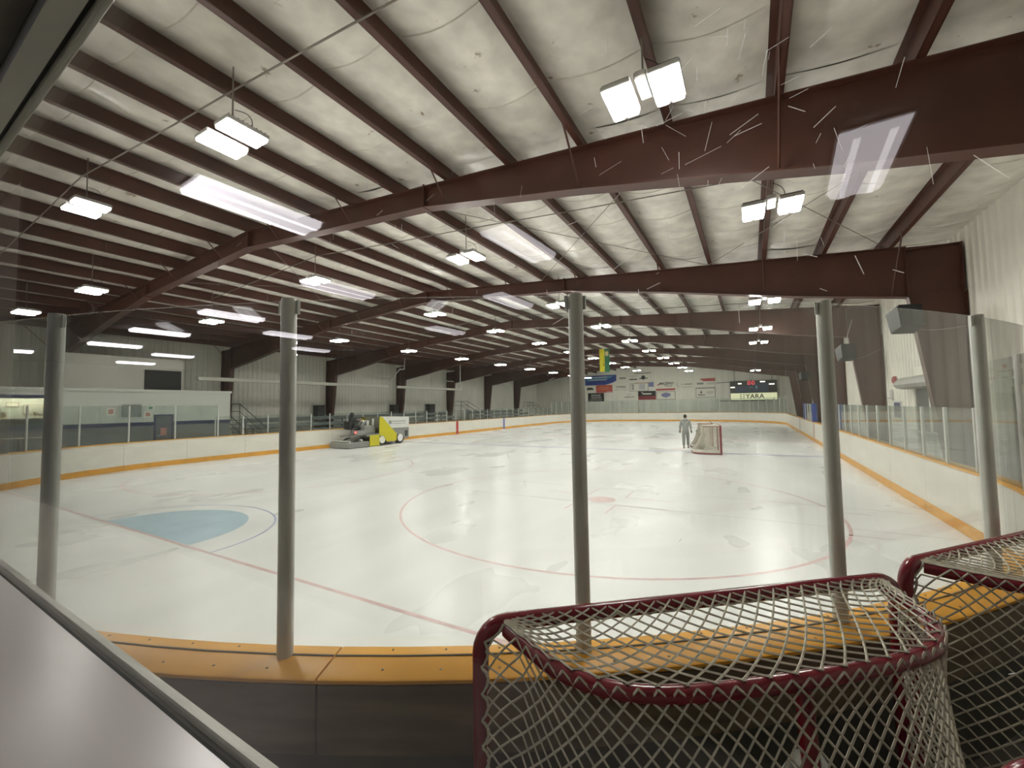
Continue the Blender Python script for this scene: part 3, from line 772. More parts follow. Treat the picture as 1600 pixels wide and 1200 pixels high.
rows = [('M', -6.2, 6.07, YL, 'row right of the ridge'), ('N', -12.25, 6.46, YL, 'row under the ridge'), ('L', -18.7, 5.85, YL, 'row left of the ridge')]
for k, x, z, ys, where in rows:
    for i, y in enumerate(ys):
        zz = z; xx = x
        if i == 2: y += .42
        if k == 'L' and i == 0: xx, y, zz = -17.4, 4.8, 6.0
        if k == 'N' and i == 0: xx = -11.7
        led(xx, y, zz, 'twin panel LED roof light, %s from the window, %s' % (ORD[i], where))
for i, (x, y, z) in enumerate([(-.93, 4.85, 5.82), (.43, 8.0, 5.42), (.5, 15.0, 5.35), (.5, 20.9, 5.4), (.5, 25.7, 5.4), (.55, 48.0, 5.38)]):
    led(x, y, z, 'twin panel LED roof light, %s from the window, row above right boards' % ORD[i])
led(-21.5, 4.3, 5.75, 'twin panel LED roof light at far left above the lobby corner')
for i, y in enumerate(YL[:7]):
    P = [(.4, y+.05, rtop(.4)-.05), (-3, y+.05, rtop(-3)-.07), (-6.2, y+.05, rtop(-6.2)-.05), (-9, y+.05, rtop(-9)-.07), (-12.25, y+.05, rtop(XR)-.05), (-15.5, y+.05, rtop(-15.5)-.07), (-18.7, y+.05, rtop(-18.7)-.05)]
    tag(MB().tube(P, .013, 6).obj('power_conduit', 'wire'), 'thin conduit strung across under the purlins, %s line of lights from the window' % ORD[i], 'conduit', 'conduits under the roof')

# ------------------------------------------------------------------ lobby block at left
XB = -24.3
tag(MB().box(XB-.12, XB, .2, 12.3, FLOOR, 1.62).box(XB-.12, XB, 5.75, 12.3, 1.62, 3.15).box(XB-.12, XB, .2, 4.0, 1.62, 3.15).box(XB-.12, XB, 4.0, 5.75, 2.85, 3.15).box(XW0+.05, XB-.12, 12.18, 12.3, FLOOR, 3.15).obj('wall_lobby', 'lobby_wall'), 'pale lobby wall with a navy band behind the left boards', None, None, 'structure')
lob = MB().box(XB, XB+.012, .2, 12.3, FLOOR, 1.60).obj('trim_1', 'lobby_lower'); tag(lob, 'dark grey lower wall of the lobby', None, None, 'structure')
tag(MB().box(XB+.001, XB+.02, .2, 9.0, 1.60, 1.77).box(XB+.001, XB+.02, 9.72, 12.3, 1.60, 1.77).obj('trim_2', 'navy'), 'navy band along the lobby wall', None, None, 'structure')
tag(MB().box(XB+.001, XB+.03, 3.9, 5.85, 2.85, 2.97).obj('trim_3', 'navy'), 'navy header above the display opening', None, None, 'structure')
tag(MB().box(XW0+.05, XB+.05, .2, 12.35, 3.15, 3.27).obj('ceiling', 'lobby_wall'), 'flat top of the lobby block', None, None, 'structure')
d = thing('door_1', 'grey door in a navy frame in the lobby wall', None, (XB, 9.36, FLOOR), 0, None, 'structure')
MB().box(.0, .03, -.30, .30, 0, 1.86).obj('door_leaf', 'door_grey', d); MB().box(0, .045, -.38, -.30, 0, 1.93).box(0, .045, .30, .38, 0, 1.93).box(0, .045, -.30, .30, 1.86, 1.93).obj('door_frame', 'navy', d)
MB().tube([(.03, -.22, .95), (.08, -.22, .95), (.08, -.12, .95)], .012, 6).obj('door_handle', 'alu', d)
MB().box(.031, .036, -.12, .12, .95, 1.3).obj('door_poster', 'poster_red', d)
# mezzanine partition above the block
tag(MB().box(-27.0, -26.9, 6.0, 11.2, 3.27, 5.0).obj('wall_mezzanine', 'cladding'), 'pale partition standing on the lobby roof', None, None, 'structure')
tag(MB().bbox(-26.899, -26.86, 9.5, 11.1, 3.30, 4.4, .01).obj('window_2', 'dark_metal'), 'dark window in the partition above the lobby', None, None, 'structure')
# trophy display
case = thing('trophy_display', 'brightly lit display opening with pictures and trophies at far left', 'display case', (XB-.12, 4.87, 1.62))
MB().box(-.6, -.56, -.87, .87, 0, 1.23).obj('back_panel', 'lobby_wall', case)
MB().box(-.6, 0, -.87, .87, -.02, 0).box(-.6, 0, -.87, .87, .42, .44).obj('shelf', 'table_wood', case)
MB().box(-.16, -.04, -.8, .8, 1.25, 1.28).obj('case_lamp', 'case_light', case)
def small(name, m, label, cat, b, loc, group=None, rz=0):
    o = b.obj(name, m); o.location = loc; o.rotation_euler[2] = rz; return tag(o, label, cat, group)
def cup(): return MB().lathe([(.05, 0), (.055, .02), (.012, .05), (.012, .10), (.05, .14), (.065, .24), (.06, .24)], (0, 0, 0), 'z', 12)
for i, y in enumerate((4.2, 4.5, 5.3, 5.6)):
    small('trophy', 'trophy', 'small gold trophy cup on the display shelf, %s from the left' % ORD[i], 'trophy', cup(), (XB-.35, y, 2.061), 'trophies in the display')
for i, (y, z, w, h, mm) in enumerate(((4.25, 2.45, .16, .12, 'banner_white'), (4.75, 2.6, .17, .1, 'banner_white'), (5.3, 2.4, .28, .2, 'flag_white'), (4.45, 2.22, .15, .09, 'ink_grey'), (4.85, 1.85, .25, .12, 'ink_grey'), (5.35, 1.86, .3, .13, 'poster_teal'))):
    fr = thing('framed_picture', 'framed picture on the lit display back, '+('pale, upper left', 'pale, highest in the middle', 'large white, upper right', 'small grey, left of centre', 'grey, below the shelf', 'teal, below the shelf at right')[i], 'picture', (XB-.68, y, z), 0, 'pictures in the display')
    MB().box(0, .02, -w, w, -h, h).obj('frame', 'table_wood', fr); MB().box(.02, .024, -w+.03, w-.03, -h+.03, h-.03).obj('print', mm, fr)
tb = thing('folding_table', 'brown table with dark legs behind the left corner glass', 'table', (-22.9, 4.6, FLOOR))
MB().bbox(-.35, .35, -.9, .9, 1.14, 1.19, .01).obj('table_top', 'table_wood', tb)
for x in (-.28, .28):
    for y in (-.8, 0, .8): MB().box(x-.025, x+.025, y-.025, y+.025, 0, 1.14).obj('leg', 'rail_dark', tb)
for y, z, w, h, mt, l in ((7.45, 2.27, .14, .17, 'poster_red', 'small red poster on the lobby wall, left of the notice board'), (8.75, 2.12, .14, .14, 'poster_red', 'small red notice on the lobby wall beside the door'), (8.85, 2.42, .13, .1, 'poster_teal', 'small teal notice above the red one by the lobby door')):
    o = thing('poster', l, 'poster', (XB+.002, y, z)); MB().box(0, .006, -w, w, -h, h).obj('paper', 'banner_white', o); MB().box(.006, .008, -w*.6, w*.6, -h*.6, h*.6).obj('print', mt, o)
nb = thing('notice_board', 'grey green notice board on the lobby wall', 'notice board', (XB+.002, 8.15, 2.3)); MB().box(0, .03, -.42, .42, -.35, .35).obj('frame', 'alu', nb); MB().box(.03, .034, -.36, .36, -.29, .29).obj('board', 'ink_grey', nb)

# ------------------------------------------------------------------ bleachers, rails, heaters on the left
def bleacher(y0, y1, label):
    t = thing('bleacher', label, 'bleacher', (0, 0, FLOOR), 0, 'grey bleachers behind the left boards')
    for k in range(4):
        x = -24.9-.85*k; z = .35+.38*k
        MB().bbox(x-.32, x, y0, y1, z, z+.05, .01).obj('seat_plank', 'bleach', t)
        MB().box(x-.85, x-.33, y0, y1, z-.22, z-.18).obj('foot_board', 'bleach', t)
        MB().box(x-.03, x-.01, y0, y1, z-.18 if k else .02, z).obj('riser', 'bleach', t)
    y = y0+.3; s = MB()
    while y < y1:
        s.box(-27.9, -24.95, y-.03, y+.03, 0, .1)
        for k in range(4): s.box(-24.9-.85*k-.2, -24.9-.85*k-.14, y-.03, y+.03, 0, .35+.38*k)
        y += 2.4
    s.obj('support_frame', 'rail_dark', t)
bleacher(14.6, 35.0, 'grey bleacher section nearest the lobby, behind the ice resurfacer')
bleacher(38.6, 51.5, 'grey bleacher section beyond the middle stair railing')
def stair(y, x0, x1, z1, label, sgn=1):
    t = thing('stair', label, 'stair', (0, y, FLOOR), 0, 'stairs with dark railings behind the left boards')
    n = 7
    for k in range(n):
        x = x1+(x0-x1)*k/n; MB().box(x-.28, x, -.55, .55, z1*(k+1)/n-.04, z1*(k+1)/n).obj('tread', 'bleach', t)
    for sy in (-.6, .6):
        a = (x1, sy, .95); c = (x0, sy, z1+.95); e = (x0-.9, sy, z1+.95)
        MB().tube([(x1, sy, 0), a, c, e, (x0-.9, sy, z1)], .022, 6).obj('handrail', 'rail_dark', t)
        MB().tube([(x1, sy, .5), (x0, sy, z1+.5), (x0-.9, sy, z1+.5)], .016, 6).obj('mid_rail', 'rail_dark', t)
        MB().tube([(x0, sy, z1+.95), (x0, sy, 0)], .022, 6).obj('rail_post', 'rail_dark', t)
        MB().box(x0-.1, x1, sy-.02, sy+.02, 0, .02).obj('stringer', 'rail_dark', t)
stair(13.4, -26.6, -23.6, 1.5, 'dark railed stair at the end of the lobby wall')
stair(36.8, -26.6, -23.6, 1.7, 'dark railed stair between the two bleacher sections')
stair(52.6, -26.6, -23.6, 1.6, 'dark railed stair near the far left corner')
for y, z, l in ((20.9, 1.72, 'black box at the foot of the nearest left column in view'), (28.7, 1.72, 'black box beside the left column above the resurfacer'), (33.8, 1.75, 'large black covered bin by the middle stair railing')):
    t = thing('equipment_box', l, 'box', (-28.75, y, 0)); w = .42 if y > 33 else .3
    MB().bbox(-.3, .3, -w, w, z, z+.75, .04).obj('body', 'black', t); MB().bbox(-.33, .33, -w-.03, w+.03, z+.75, z+.82, .02).obj('lid', 'dark_metal', t)
    MB().box(-.28, .28, -w+.05, w-.05, FLOOR, z).obj('stand', 'rail_dark', t)
def heater(y0, y1, label, n):
    t = thing('tube_heater', label, 'heater', (-25, 0, 3.95), 0, 'tube heaters over the bleachers')
    MB().prism([(-.22, -.10), (-.12, .08), (.12, .08), (.22, -.10), (.215, -.11), (.115, .07), (-.115, .07), (-.215, -.11)], 'y', y0, y1).obj('reflector', 'reflector', t)
    MB().tube([(0, y0+.05, -.03), (0, y1-.05, -.03)], .05, 10).obj('heat_tube', 'galv', t, True)
    for k in range(n):
        y = y0+.5+(y1-y0-1)*k/max(1, n-1); MB().tube([(0, y, .07), (0, y, rtop(-25)-3.95)], .008, 5).obj('hanger_rod', 'wire', t)
    return t
h1 = heater(11.0, 24.2, 'long bright tube heater hanging over the near bleachers', 4)
MB().tube([(0, 24.1, .02), (0, 25.6, 1.45), (0, 26.1, 1.5), (0, 26.2, rtop(-25)-3.95)], .04, 8).obj('flue_pipe', 'alu', h1)
h2 = heater(25.2, 34.0, 'shorter tube heater hanging over the far bleachers, next to the flue pipe', 3)
MB().tube([(0, 33.9, .05), (0, 33.9, rtop(-25)-3.95)], .045, 8).obj('flue_pipe', 'alu', h2)
for y, l in ((18.3, 'short thin strip lamp high on the left wall, nearest'), (27.2, 'short thin strip lamp high on the left wall, second'), (36.5, 'short thin strip lamp high on the left wall, third'), (47.5, 'short thin strip lamp high on the left wall, farthest')):
    t = thing('strip_lamp', l, 'lamp', (-28.2, y, 5.0), 0, 'strip lamps on the left wall'); MB().box(-.06, .06, -1, 1, 0, .07).obj('housing', 'white_paint', t); MB().box(-.04, .04, -.95, .95, -.03, 0).obj('lens', 'flag_white', t)
    MB().tube([(0, 0, .07), (0, 0, rtop(-28.2)-5.0+.43)], .008, 5).obj('hanger_rod', 'wire', t)
sp = thing('wall_panel', 'small dark square panel on the left wall above the bleachers', 'panel', (XW0+.04, 37.6, 3.7)); MB().bbox(0, .2, -.35, .35, -.35, .35, .02).obj('body', 'rail_dark', sp); MB().box(.2, .21, -.25, .25, -.25, .25).obj('grille', 'black', sp)

# ------------------------------------------------------------------ right wall details
def speaker(x, y, z, label):
    t = thing('loudspeaker', label, 'speaker', (x, y, z), 0, 'black speakers on the right columns')
    o = MB().prism([(-.26, -.24), (.16, -.28), (.2, .26), (-.3, .3)], 'x', -.28, .2).obj('cabinet', 'black', t); o.rotation_euler = (math.radians(-14), 0, math.radians(18))
    g = MB().prism([(-.25, -.24), (.15, -.26), (.18, .24), (-.28, .27)], 'x', -.30, -.281).obj('grille', 'dark_metal', o)
    MB().box(-.03, .35, -.03, .03, -.05, .05).obj('bracket', 'steel', t)
speaker(3.42, 13.75, 4.16, 'large black loudspeaker tilted down on the second right column')
speaker(3.45, 21.4, 4.12, 'smaller looking black loudspeaker on the third right column')
speaker(3.45, 36.6, 4.0, 'black loudspeaker far down the right columns')
t = thing('roll_shutter', 'grey rounded roll up canopy on the right wall above a dark counter opening', 'shutter', (XW1, 17.2, 0))
pr = [(-.04, 2.95), (-.3, 2.93), (-.45, 2.82), (-.5, 2.70), (-.42, 2.60), (-.25, 2.56), (-.04, 2.56)]
MB().prism([(x, z) for x, z in pr], 'y', -1.7, 1.5).obj('rolled_canopy', 'canvas', t, True)
MB().box(-.06, -.04, -.95, .95, 1.25, 2.56).obj('opening', 'dark_metal', t)
for y in (-1.05, -.35, .95): MB().box(-.10, -.035, y, y+.1, FLOOR, 2.56).obj('jamb', 'banner_white', t)
MB().box(-.3, -.04, -1.0, 1.0, 1.2, 1.25).obj('counter', 'alu', t); MB().box(-.07, -.04, -1.5, .9, 2.98, 3.25).obj('sign_panel', 'banner_white', t)
t = thing('roll_shutter', 'dark recessed doorway on the right wall beside the second column', 'doorway', (XW1, 11.6, 0))
MB().box(-.06, -.04, -.8, .8, FLOOR, 2.45).obj('opening', 'lobby_lower', t); MB().box(-.09, -.035, -.9, -.8, FLOOR, 2.55).box(-.09, -.035, .8, .9, FLOOR, 2.55).box(-.09, -.035, -.8, .8, 2.45, 2.55).obj('frame', 'banner_white', t)
t.name = 'doorway'
small('alarm_bell', 'bell_red', 'round red alarm bell on the right wall', 'bell', MB().lathe([(.02, 0), (.15, -.01), (.14, -.06), (.09, -.1), (.03, -.11)], (0, 0, 0), 'x', 18), (XW1-.035, 20.35, 2.94))
bx = thing('switch_box', 'white switch box below the red bell', 'switch box', (XW1-.035, 20.95, 2.43)); MB().bbox(-.1, 0, -.22, .22, -.17, .17, .015).obj('body', 'white_paint', bx); MB().box(-.108, -.1, -.15, .15, -.11, .11).obj('cover', 'banner_white', bx)
bx = thing('blue_sign', 'dark blue square panel low on the right wall below the bell', 'panel', (XW1-.035, 20.2, 1.85)); MB().box(-.04, 0, -.42, .42, -.32, .32).obj('frame', 'white_paint', bx); MB().box(-.045, -.04, -.36, .36, -.27, .27).obj('panel', 'navy', bx)
em = thing('wall_emblem', 'white notice with a grey abstract emblem between the right columns', 'sign', (XW1-.036, 25.2, 2.35)); MB().box(-.02, 0, -.6, .6, -.8, .65).obj('sheet', 'flag_white', em)
MB().prism([(-.2, .35), (.05, .42), (.3, .0), (.12, -.55), (0, -.3), (-.15, -.1)], 'x', -.026, -.02).prism([(-.42, .45), (-.32, .45), (-.3, .05), (-.42, .15)], 'x', -.026, -.02).obj('emblem', 'ink_grey', em)
tag(MB().tube(smooth_path([(XW1-.1, 14.05, 3.95), (3.9, 13.9, 3.9), (3.45, 13.8, 4.0)], 4), .008, 5).obj('speaker_cable', 'wire'), 'thin cable running from the wall to the large speaker', 'cable')
tag(MB().tube(smooth_path([(XW1-.1, 21.6, 4.25), (4.0, 21.5, 3.95), (3.5, 21.4, 3.85)], 4), .008, 5).obj('speaker_cable', 'wire'), 'thin cable running from the wall to the farther speaker', 'cable')

# ------------------------------------------------------------------ far wall: scoreboard, banners, flags
YW = YE-.05
ROT = (math.pi/2, 0, 0)
sb = thing('scoreboard', 'dark scoreboard with red digits above a lit YARA sign', 'scoreboard', (.35, YW, 0))
MB().bbox(-2.5, 2.5, -.3, 0, 3.40, 4.86, .03).obj('cabinet', 'score_black', sb)
MB().box(-1.9, 1.6, -.31, -.30, 3.45, 4.15).box(-.75, 1.6, -.31, -.30, 4.15, 4.5).obj('face_panel', 'score_blue', sb)
MB().bbox(-2.5, 2.5, -.3, 0, 2.46, 3.38, .03).obj('sign_box', 'score_black', sb)
MB().box(-2.46, 2.46, -.315, -.30, 2.50, 3.34).obj('sign_face', 'sign_light', sb)
text('sign_lettering', 'YARA', .78, 'ink', sb, (.15, -.322, 2.92), ROT, 1.0, .003, 'CENTER', 0, .012)
e = MB(); e.box(-1.4, -1.35, -.325, -.316, 2.65, 3.2).box(-1.02, -.97, -.325, -.316, 2.65, 3.2).box(-1.35, -1.02, -.325, -.316, 2.65, 2.7).box(-1.35, -1.02, -.325, -.316, 2.88, 2.92).box(-1.35, -1.25, -.325, -.316, 3.12, 3.2).box(-1.12, -1.02, -.325, -.316, 3.12, 3.2).obj('sign_emblem', 'ink', sb)
def digit0(x, z, s, m, nm):
    MB().box(x-.13*s, x-.08*s, -.325, -.312, z-.2*s, z+.2*s).box(x+.08*s, x+.13*s, -.325, -.312, z-.2*s, z+.2*s).box(x-.08*s, x+.08*s, -.325, -.312, z+.15*s, z+.2*s).box(x-.08*s, x+.08*s, -.325, -.312, z-.2*s, z-.15*s).obj(nm, m, sb)
digit0(-.42, 4.58, 1.05, 'digit_red', 'digit'); digit0(.02, 4.58, 1.05, 'digit_red', 'digit')
MB().box(-.25, -.21, -.325, -.312, 4.62, 4.67).box(-.25, -.21, -.325, -.312, 4.48, 4.53).obj('digit_colon', 'digit_red', sb)
MB().box(.33, .38, -.325, -.312, 3.85, 4.2).obj('digit', 'digit_cyan', sb)
MB().box(-.45, 0, -.325, -.312, 4.0, 4.06).obj('caption_bar', 'ink_grey', sb)
for x, z, w in ((-2.2, 4.08, .24), (-1.42, 4.52, .2), (1.02, 4.68, .26), (1.95, 4.36, .28)):
    MB().box(x-w, x+w, -.325, -.305, z-.07, z+.07).obj('lamp_window', 'score_lamp', sb)
MB().tube([(-2.0, -.15, 4.86), (-2.0, -.15, rtop(-1.6)+.1)], .03, 6).obj('hanger_rod', 'rail_dark', sb); MB().tube([(2.0, -.15, 4.86), (2.0, -.15, rtop(2.3)+.1)], .03, 6).obj('hanger_rod', 'rail_dark', sb)
tag(MB().tube([(-3.7, YW, 4.72), (-2.2, YW, 4.78)], .035, 6).tube([(-3.45, YW-.02, 2.55), (-3.4, YW-.02, 2.42), (1.5, YW-.02, 2.42)], .035, 6).obj('cable_run', 'rail_dark'), 'black cable run on the far wall beside the scoreboard', 'cable')
def banner(label, x0, x1, z0, z1, base, border=None, cat='banner'):
    t = thing('sponsor_banner', label, cat, ((x0+x1)/2, YW, (z0+z1)/2), 0, 'sponsor banners on the far wall'); w, h = (x1-x0)/2, (z1-z0)/2
    MB().box(-w, w, -.03, 0, -h, h).obj('sheet', base, t)
    if border: MB().box(-w, w, -.036, -.03, h-.06, h).box(-w, w, -.036, -.03, -h, -h+.06).box(-w, -w+.06, -.036, -.03, -h+.06, h-.06).box(w-.06, w, -.036, -.03, -h+.06, h-.06).obj('border', border, t)
    return t, w, h
def bar(t, name, m, x0, x1, z0, z1, y=-.04): return MB().box(x0, x1, y, -.0302, z0, z1).obj(name, m, t)
def btext(t, s, size, m, x, z, xs=1., shear=0., bold=0.): return text('lettering', s, size, m, t, (x, -.034, z), ROT, xs, .002, 'CENTER', shear, bold)
t, w, h = banner('long blue banner with a light blue sweep under the flag', -21.2, -16.5, 5.05, 6.45, 'banner_blue')
MB().prism([(-w+.3, -.1), (w-.9, .25), (w-.3, .6), (-w+.3, .35)], 'y', -.036, -.0302).obj('light_sweep', 'banner_sky', t)
MB().prism([(.7, -h), (w, -h), (w, -.15), (w-.6, -.45)], 'y', -.038, -.0302).obj('white_sweep', 'banner_white', t)
for z in (.45, .05): bar(t, 'text_line', 'banner_white', -1.6, 1.0, z-.05, z+.05)
t, w, h = banner('cream banner with a small black round crest, right of the blue one', -16.4, -11.7, 5.12, 6.5, 'banner_white')
bar(t, 'text_line', 'ink_grey', -2.0, -1.1, -.02, .2); bar(t, 'text_line', 'ink_grey', -.6, .5, .28, .33); bar(t, 'text_line', 'ink', -.6, .5, -.22, -.08); pass
c = MB(); c.prism([(1.3+.28*math.cos(a), .05+.3*math.sin(a)) for a in [k*math.pi/8 for k in range(16)]], 'y', -.036, -.0302).obj('crest', 'ink', t); bar(t, 'crest_ribbon', 'ink', .75, 1.9, -.12, 0); bar(t, 'top_rule', 'ink', .1, w, h-.08, h); bar(t, 'gold_rule', 'banner_orange', .2, w-.2, -h, -h+.05)
t, w, h = banner('red orange banner with pale lettering below the blue one', -19.5, -17.1, 3.95, 5.03, 'banner_red')
for z in (.2, -.05): bar(t, 'text_line', 'banner_orange', -.8, .7, z-.06, z+.06)
bar(t, 'text_line', 'flag_white', .4, 1.0, -.48, -.4)
t, w, h = banner('cream banner reading VITERRA', -16.9, -14.8, 4.0, 5.1, 'banner_white'); btext(t, 'VITERRA', .42, 'ink', 0, .1, .9, 0, .004); bar(t, 'text_line', 'ink_grey', -.95, -.2, -.3, -.25); bar(t, 'text_line', 'ink_grey', .1, .9, -.3, -.25)
t, w, h = banner('pale banner with a grey outline and stacked grey letter blocks', -14.6, -12.1, 4.0, 5.1, 'banner_white', 'ink_grey')
for i in range(3): bar(t, 'letter_block', 'ink_grey', -1.0, -.7, .2-.27*i, .4-.27*i)
for z in (.3, .12, -.06, -.24): bar(t, 'text_line', 'ink_blue', 0, .8, z-.04, z+.04)
t, w, h = banner('small square lilac blue tile sign right of the rounded banner', -12.05, -11.4, 4.55, 5.22, 'tile_blue')
bar(t, 'inner_square', 'ink_blue', -.2, .2, -.2, .2)
t, w, h = banner('cream banner with slanted black lettering MAZENO and a red strip', -11.1, -8.65, 3.95, 5.2, 'banner_white')
btext(t, 'MAZENO', .46, 'ink', .1, .33, .95, .35, .012); btext(t, 'FUELS LTD', .22, 'ink', .35, .0, .9, .3, .006); bar(t, 'red_strip', 'ink_red', -w, w, -h+.05, -h+.28); MB().prism([(-1.15, .12), (-.8, .12), (-.7, .4)], 'y', -.036, -.0302).obj('swoosh', 'ink_red', t)
t, w, h = banner('faint cream banner with thin grey swoosh lettering, left of the red topped one', -8.5, -6.45, 3.95, 5.32, 'banner_white')
btext(t, 'Ag', .3, 'ink_grey', -.3, .1); bar(t, 'text_line', 'ink_grey', 0, .95, .02, .16); bar(t, 'text_line', 'ink_grey', -.3, .95, -.32, -.27); MB().tube(smooth_path([(-.95, -.032, .3), (-.85, -.032, -.1), (-.5, -.032, -.2)], 5), .03, 5).obj('swoosh', 'ink_grey', t)
t, w, h = banner('cream banner with a red pennant on its top edge', -6.15, -3.8, 4.25, 5.4, 'banner_white')
MB().prism([(-.7, h-.05), (w, h), (w, h-.42), (-.2, h-.38)], 'y', -.036, -.0302).obj('red_pennant', 'ink_red', t); bar(t, 'text_line', 'ink_grey', -1.0, -.2, -.22, .02); bar(t, 'text_line', 'ink_grey', .2, 1.1, -.05, .0); bar(t, 'text_line', 'ink_grey', .2, 1.1, -.2, -.15)
t, w, h = banner('framed cream banner with a small black emblem over TERRA', -6.15, -3.85, 2.9, 4.15, 'banner_white', 'ink_grey')
btext(t, 'TERRA', .3, 'ink', -.5, -.28, 1, 0, .008); MB().prism([(-.62, -.05), (-.38, -.05), (-.5, .38)], 'y', -.036, -.0302).obj('emblem', 'ink', t); bar(t, 'top_rule', 'ink', -w, w, h-.05, h+.03)
for z in (.12, -.05): bar(t, 'text_line', 'ink_grey', .15, .95, z-.03, z+.03)
t, w, h = banner('black banner with white block lettering, lowest left', -20.75, -18.35, 2.7, 3.92, 'banner_black'); btext(t, 'RANCE', .42, 'flag_white', 0, .25, 1, 0, .008); btext(t, 'TRANSPORT', .28, 'flag_white', 0, -.1, 1, 0, .006); bar(t, 'text_line', 'flag_white', -1.0, .9, -.42, -.36)
t, w, h = banner('cream banner reading Longbranch in dark serif style', -15.95, -13.55, 2.75, 3.85, 'banner_white'); btext(t, 'Longbranch', .33, 'ink', 0, -.05, .95, 0, .004); bar(t, 'text_line', 'ink_grey', -.3, .4, .25, .3)
t, w, h = banner('black banner with a dark red lower half', -13.5, -11.15, 2.8, 3.98, 'banner_black'); bar(t, 'red_half', 'banner_maroon', -w, w, -h, -.1); bar(t, 'text_line', 'banner_white', -.5, .6, .12, .3); bar(t, 'text_line', 'banner_orange', -1.0, 1.0, -.3, -.24)
MB().prism([(-.75, .45), (-.5, .45), (-.6, .15)], 'y', -.036, -.0302).obj('emblem', 'flag_white', t)
t, w, h = banner('pale banner with a spreading grey blue tree emblem', -11.05, -8.65, 2.75, 3.85, 'banner_white', 'ink_grey'); MB().prism([(.62*math.cos(a)*(1+.08*math.sin(5*a)), .08+.3*math.sin(a)) for a in [k*math.pi/16 for k in range(32)]], 'y', -.036, -.0302).obj('tree_crown', 'ink_blue', t); bar(t, 'tree_trunk', 'ink_blue', -.06, .06, -.4, -.2)
t, w, h = banner('small cream banner with a grey oval mark, top left by the post', -22.4, -21.25, 4.2, 5.1, 'banner_white'); MB().prism([(.4*math.cos(a), .15*math.sin(a)) for a in [k*math.pi/10 for k in range(20)]], 'y', -.036, -.0302).obj('oval', 'ink_grey', t)
t, w, h = banner('small cream banner with a dark truck shaped mark', -21.2, -19.6, 4.0, 4.95, 'banner_white'); MB().prism([(-.5, -.1), (.5, -.1), (.5, .1), (.2, .25), (-.35, .25), (-.5, .1)], 'y', -.036, -.0302).obj('truck_mark', 'ink', t)
t, w, h = banner('small cream banner with grey rings, bottom left by the post', -22.4, -21.15, 2.75, 4.0, 'banner_white'); MB().prism([(.45*math.cos(a), .1+.2*math.sin(a)) for a in [k*math.pi/10 for k in range(20)]], 'y', -.036, -.0302).obj('ring_mark', 'ink_grey', t); bar(t, 'text_line', 'ink_grey', -.4, .4, -.3, -.2)
# hanging flags
def cloth(name, x0, x1, z0, z1, m, parent, ph=0., y=0.):
    b = MB(); NX, NZ = 10, 10
    for s in (-.006, .006):
        for j in range(NZ+1):
            for i in range(NX+1):
                u = x0+(x1-x0)*i/NX; v = j/NZ; b.v.append((u, y+s+.04*math.sin(u*9+ph)*(1-v*.5), z0+(z1-z0)*v))
    n = (NX+1)*(NZ+1)
    for s in (0, n):
        for j in range(NZ):
            for i in range(NX):
                a = s+j*(NX+1)+i; b.f.append((a, a+1, a+NX+2, a+NX+1))
    return b.obj(name, m, parent, True)
fg = thing('hanging_flag', 'yellow and green flag hanging from the roof left of the middle post', 'flag', (-10.95, 36.0, 0))
cloth('yellow_half', -.46, 0, 5.1, 7.1, 'flag_yellow', fg); cloth('green_half', 0, .44, 5.05, 7.1, 'flag_green', fg)
MB().prism([(-.18, 5.55), (-.1, 5.75), (-.16, 5.95), (-.04, 5.8), (-.02, 5.6)], 'y', -.075, -.06).obj('lily_emblem', 'flag_dark', fg)
MB().bbox(.08, .36, -.085, -.06, 6.45, 6.85, .01).obj('shield_crest', 'trophy', fg)
MB().tube([(-.5, 0, 7.1), (.48, 0, 7.1)], .02, 6).obj('flag_rod', 'wire', fg)
fg = thing('hanging_flag', 'red and white flag hanging behind the middle post', 'flag', (-13.6, 36.0, 0))
cloth('red_band', -.3, .35, 6.55, 7.15, 'flag_red', fg, 1.); cloth('white_field', -.3, .32, 5.6, 6.55, 'flag_white', fg, 1.); cloth('red_band', -.3, .3, 5.0, 5.6, 'flag_red', fg, 1.)
MB().tube([(-.35, 0, 7.15), (.4, 0, 7.15)], .02, 6).obj('flag_rod', 'wire', fg)

# ------------------------------------------------------------------ people
def skin_obj(name, V, Ed, m, parent, root=0, sub=2):
    me = bpy.data.meshes.new(name); me.from_pydata([v[:3] for v in V], Ed, []); o = link(name, me, parent)
    me.materials.append(MATS[m])
    md = o.modifiers.new('skin', 'SKIN'); md.use_smooth_shade = True
    sv = me.skin_vertices[0].data
    for i, v in enumerate(V):
        sv[i].radius = (v[3], v[4] if len(v) > 4 else v[3]); sv[i].use_root = (i == root)
    s = o.modifiers.new('sub', 'SUBSURF'); s.levels = s.render_levels = sub
    # bake so that the shape is plain mesh data
    dg = bpy.context.evaluated_depsgraph_get(); bk = bpy.data.meshes.new_from_object(o.evaluated_get(dg))
    o.modifiers.clear(); o.data = bk; bk.name = name
    if not bk.materials: bk.materials.append(MATS[m])
    return o
def ellip(name, c, r, m, parent, n=14, rx=None):
    prof = [(max(.001, math.sin(math.pi*k/10)), -math.cos(math.pi*k/10)) for k in range(11)]
    b = MB(); R = []
    for s, h in prof: R.append([(c[0]+r[0]*s*math.cos(a), c[1]+r[1]*s*math.sin(a), c[2]+r[2]*h) for a in [2*math.pi*k/n for k in range(n)]])
    b.loft(R); return b.obj(name, m, parent, True)
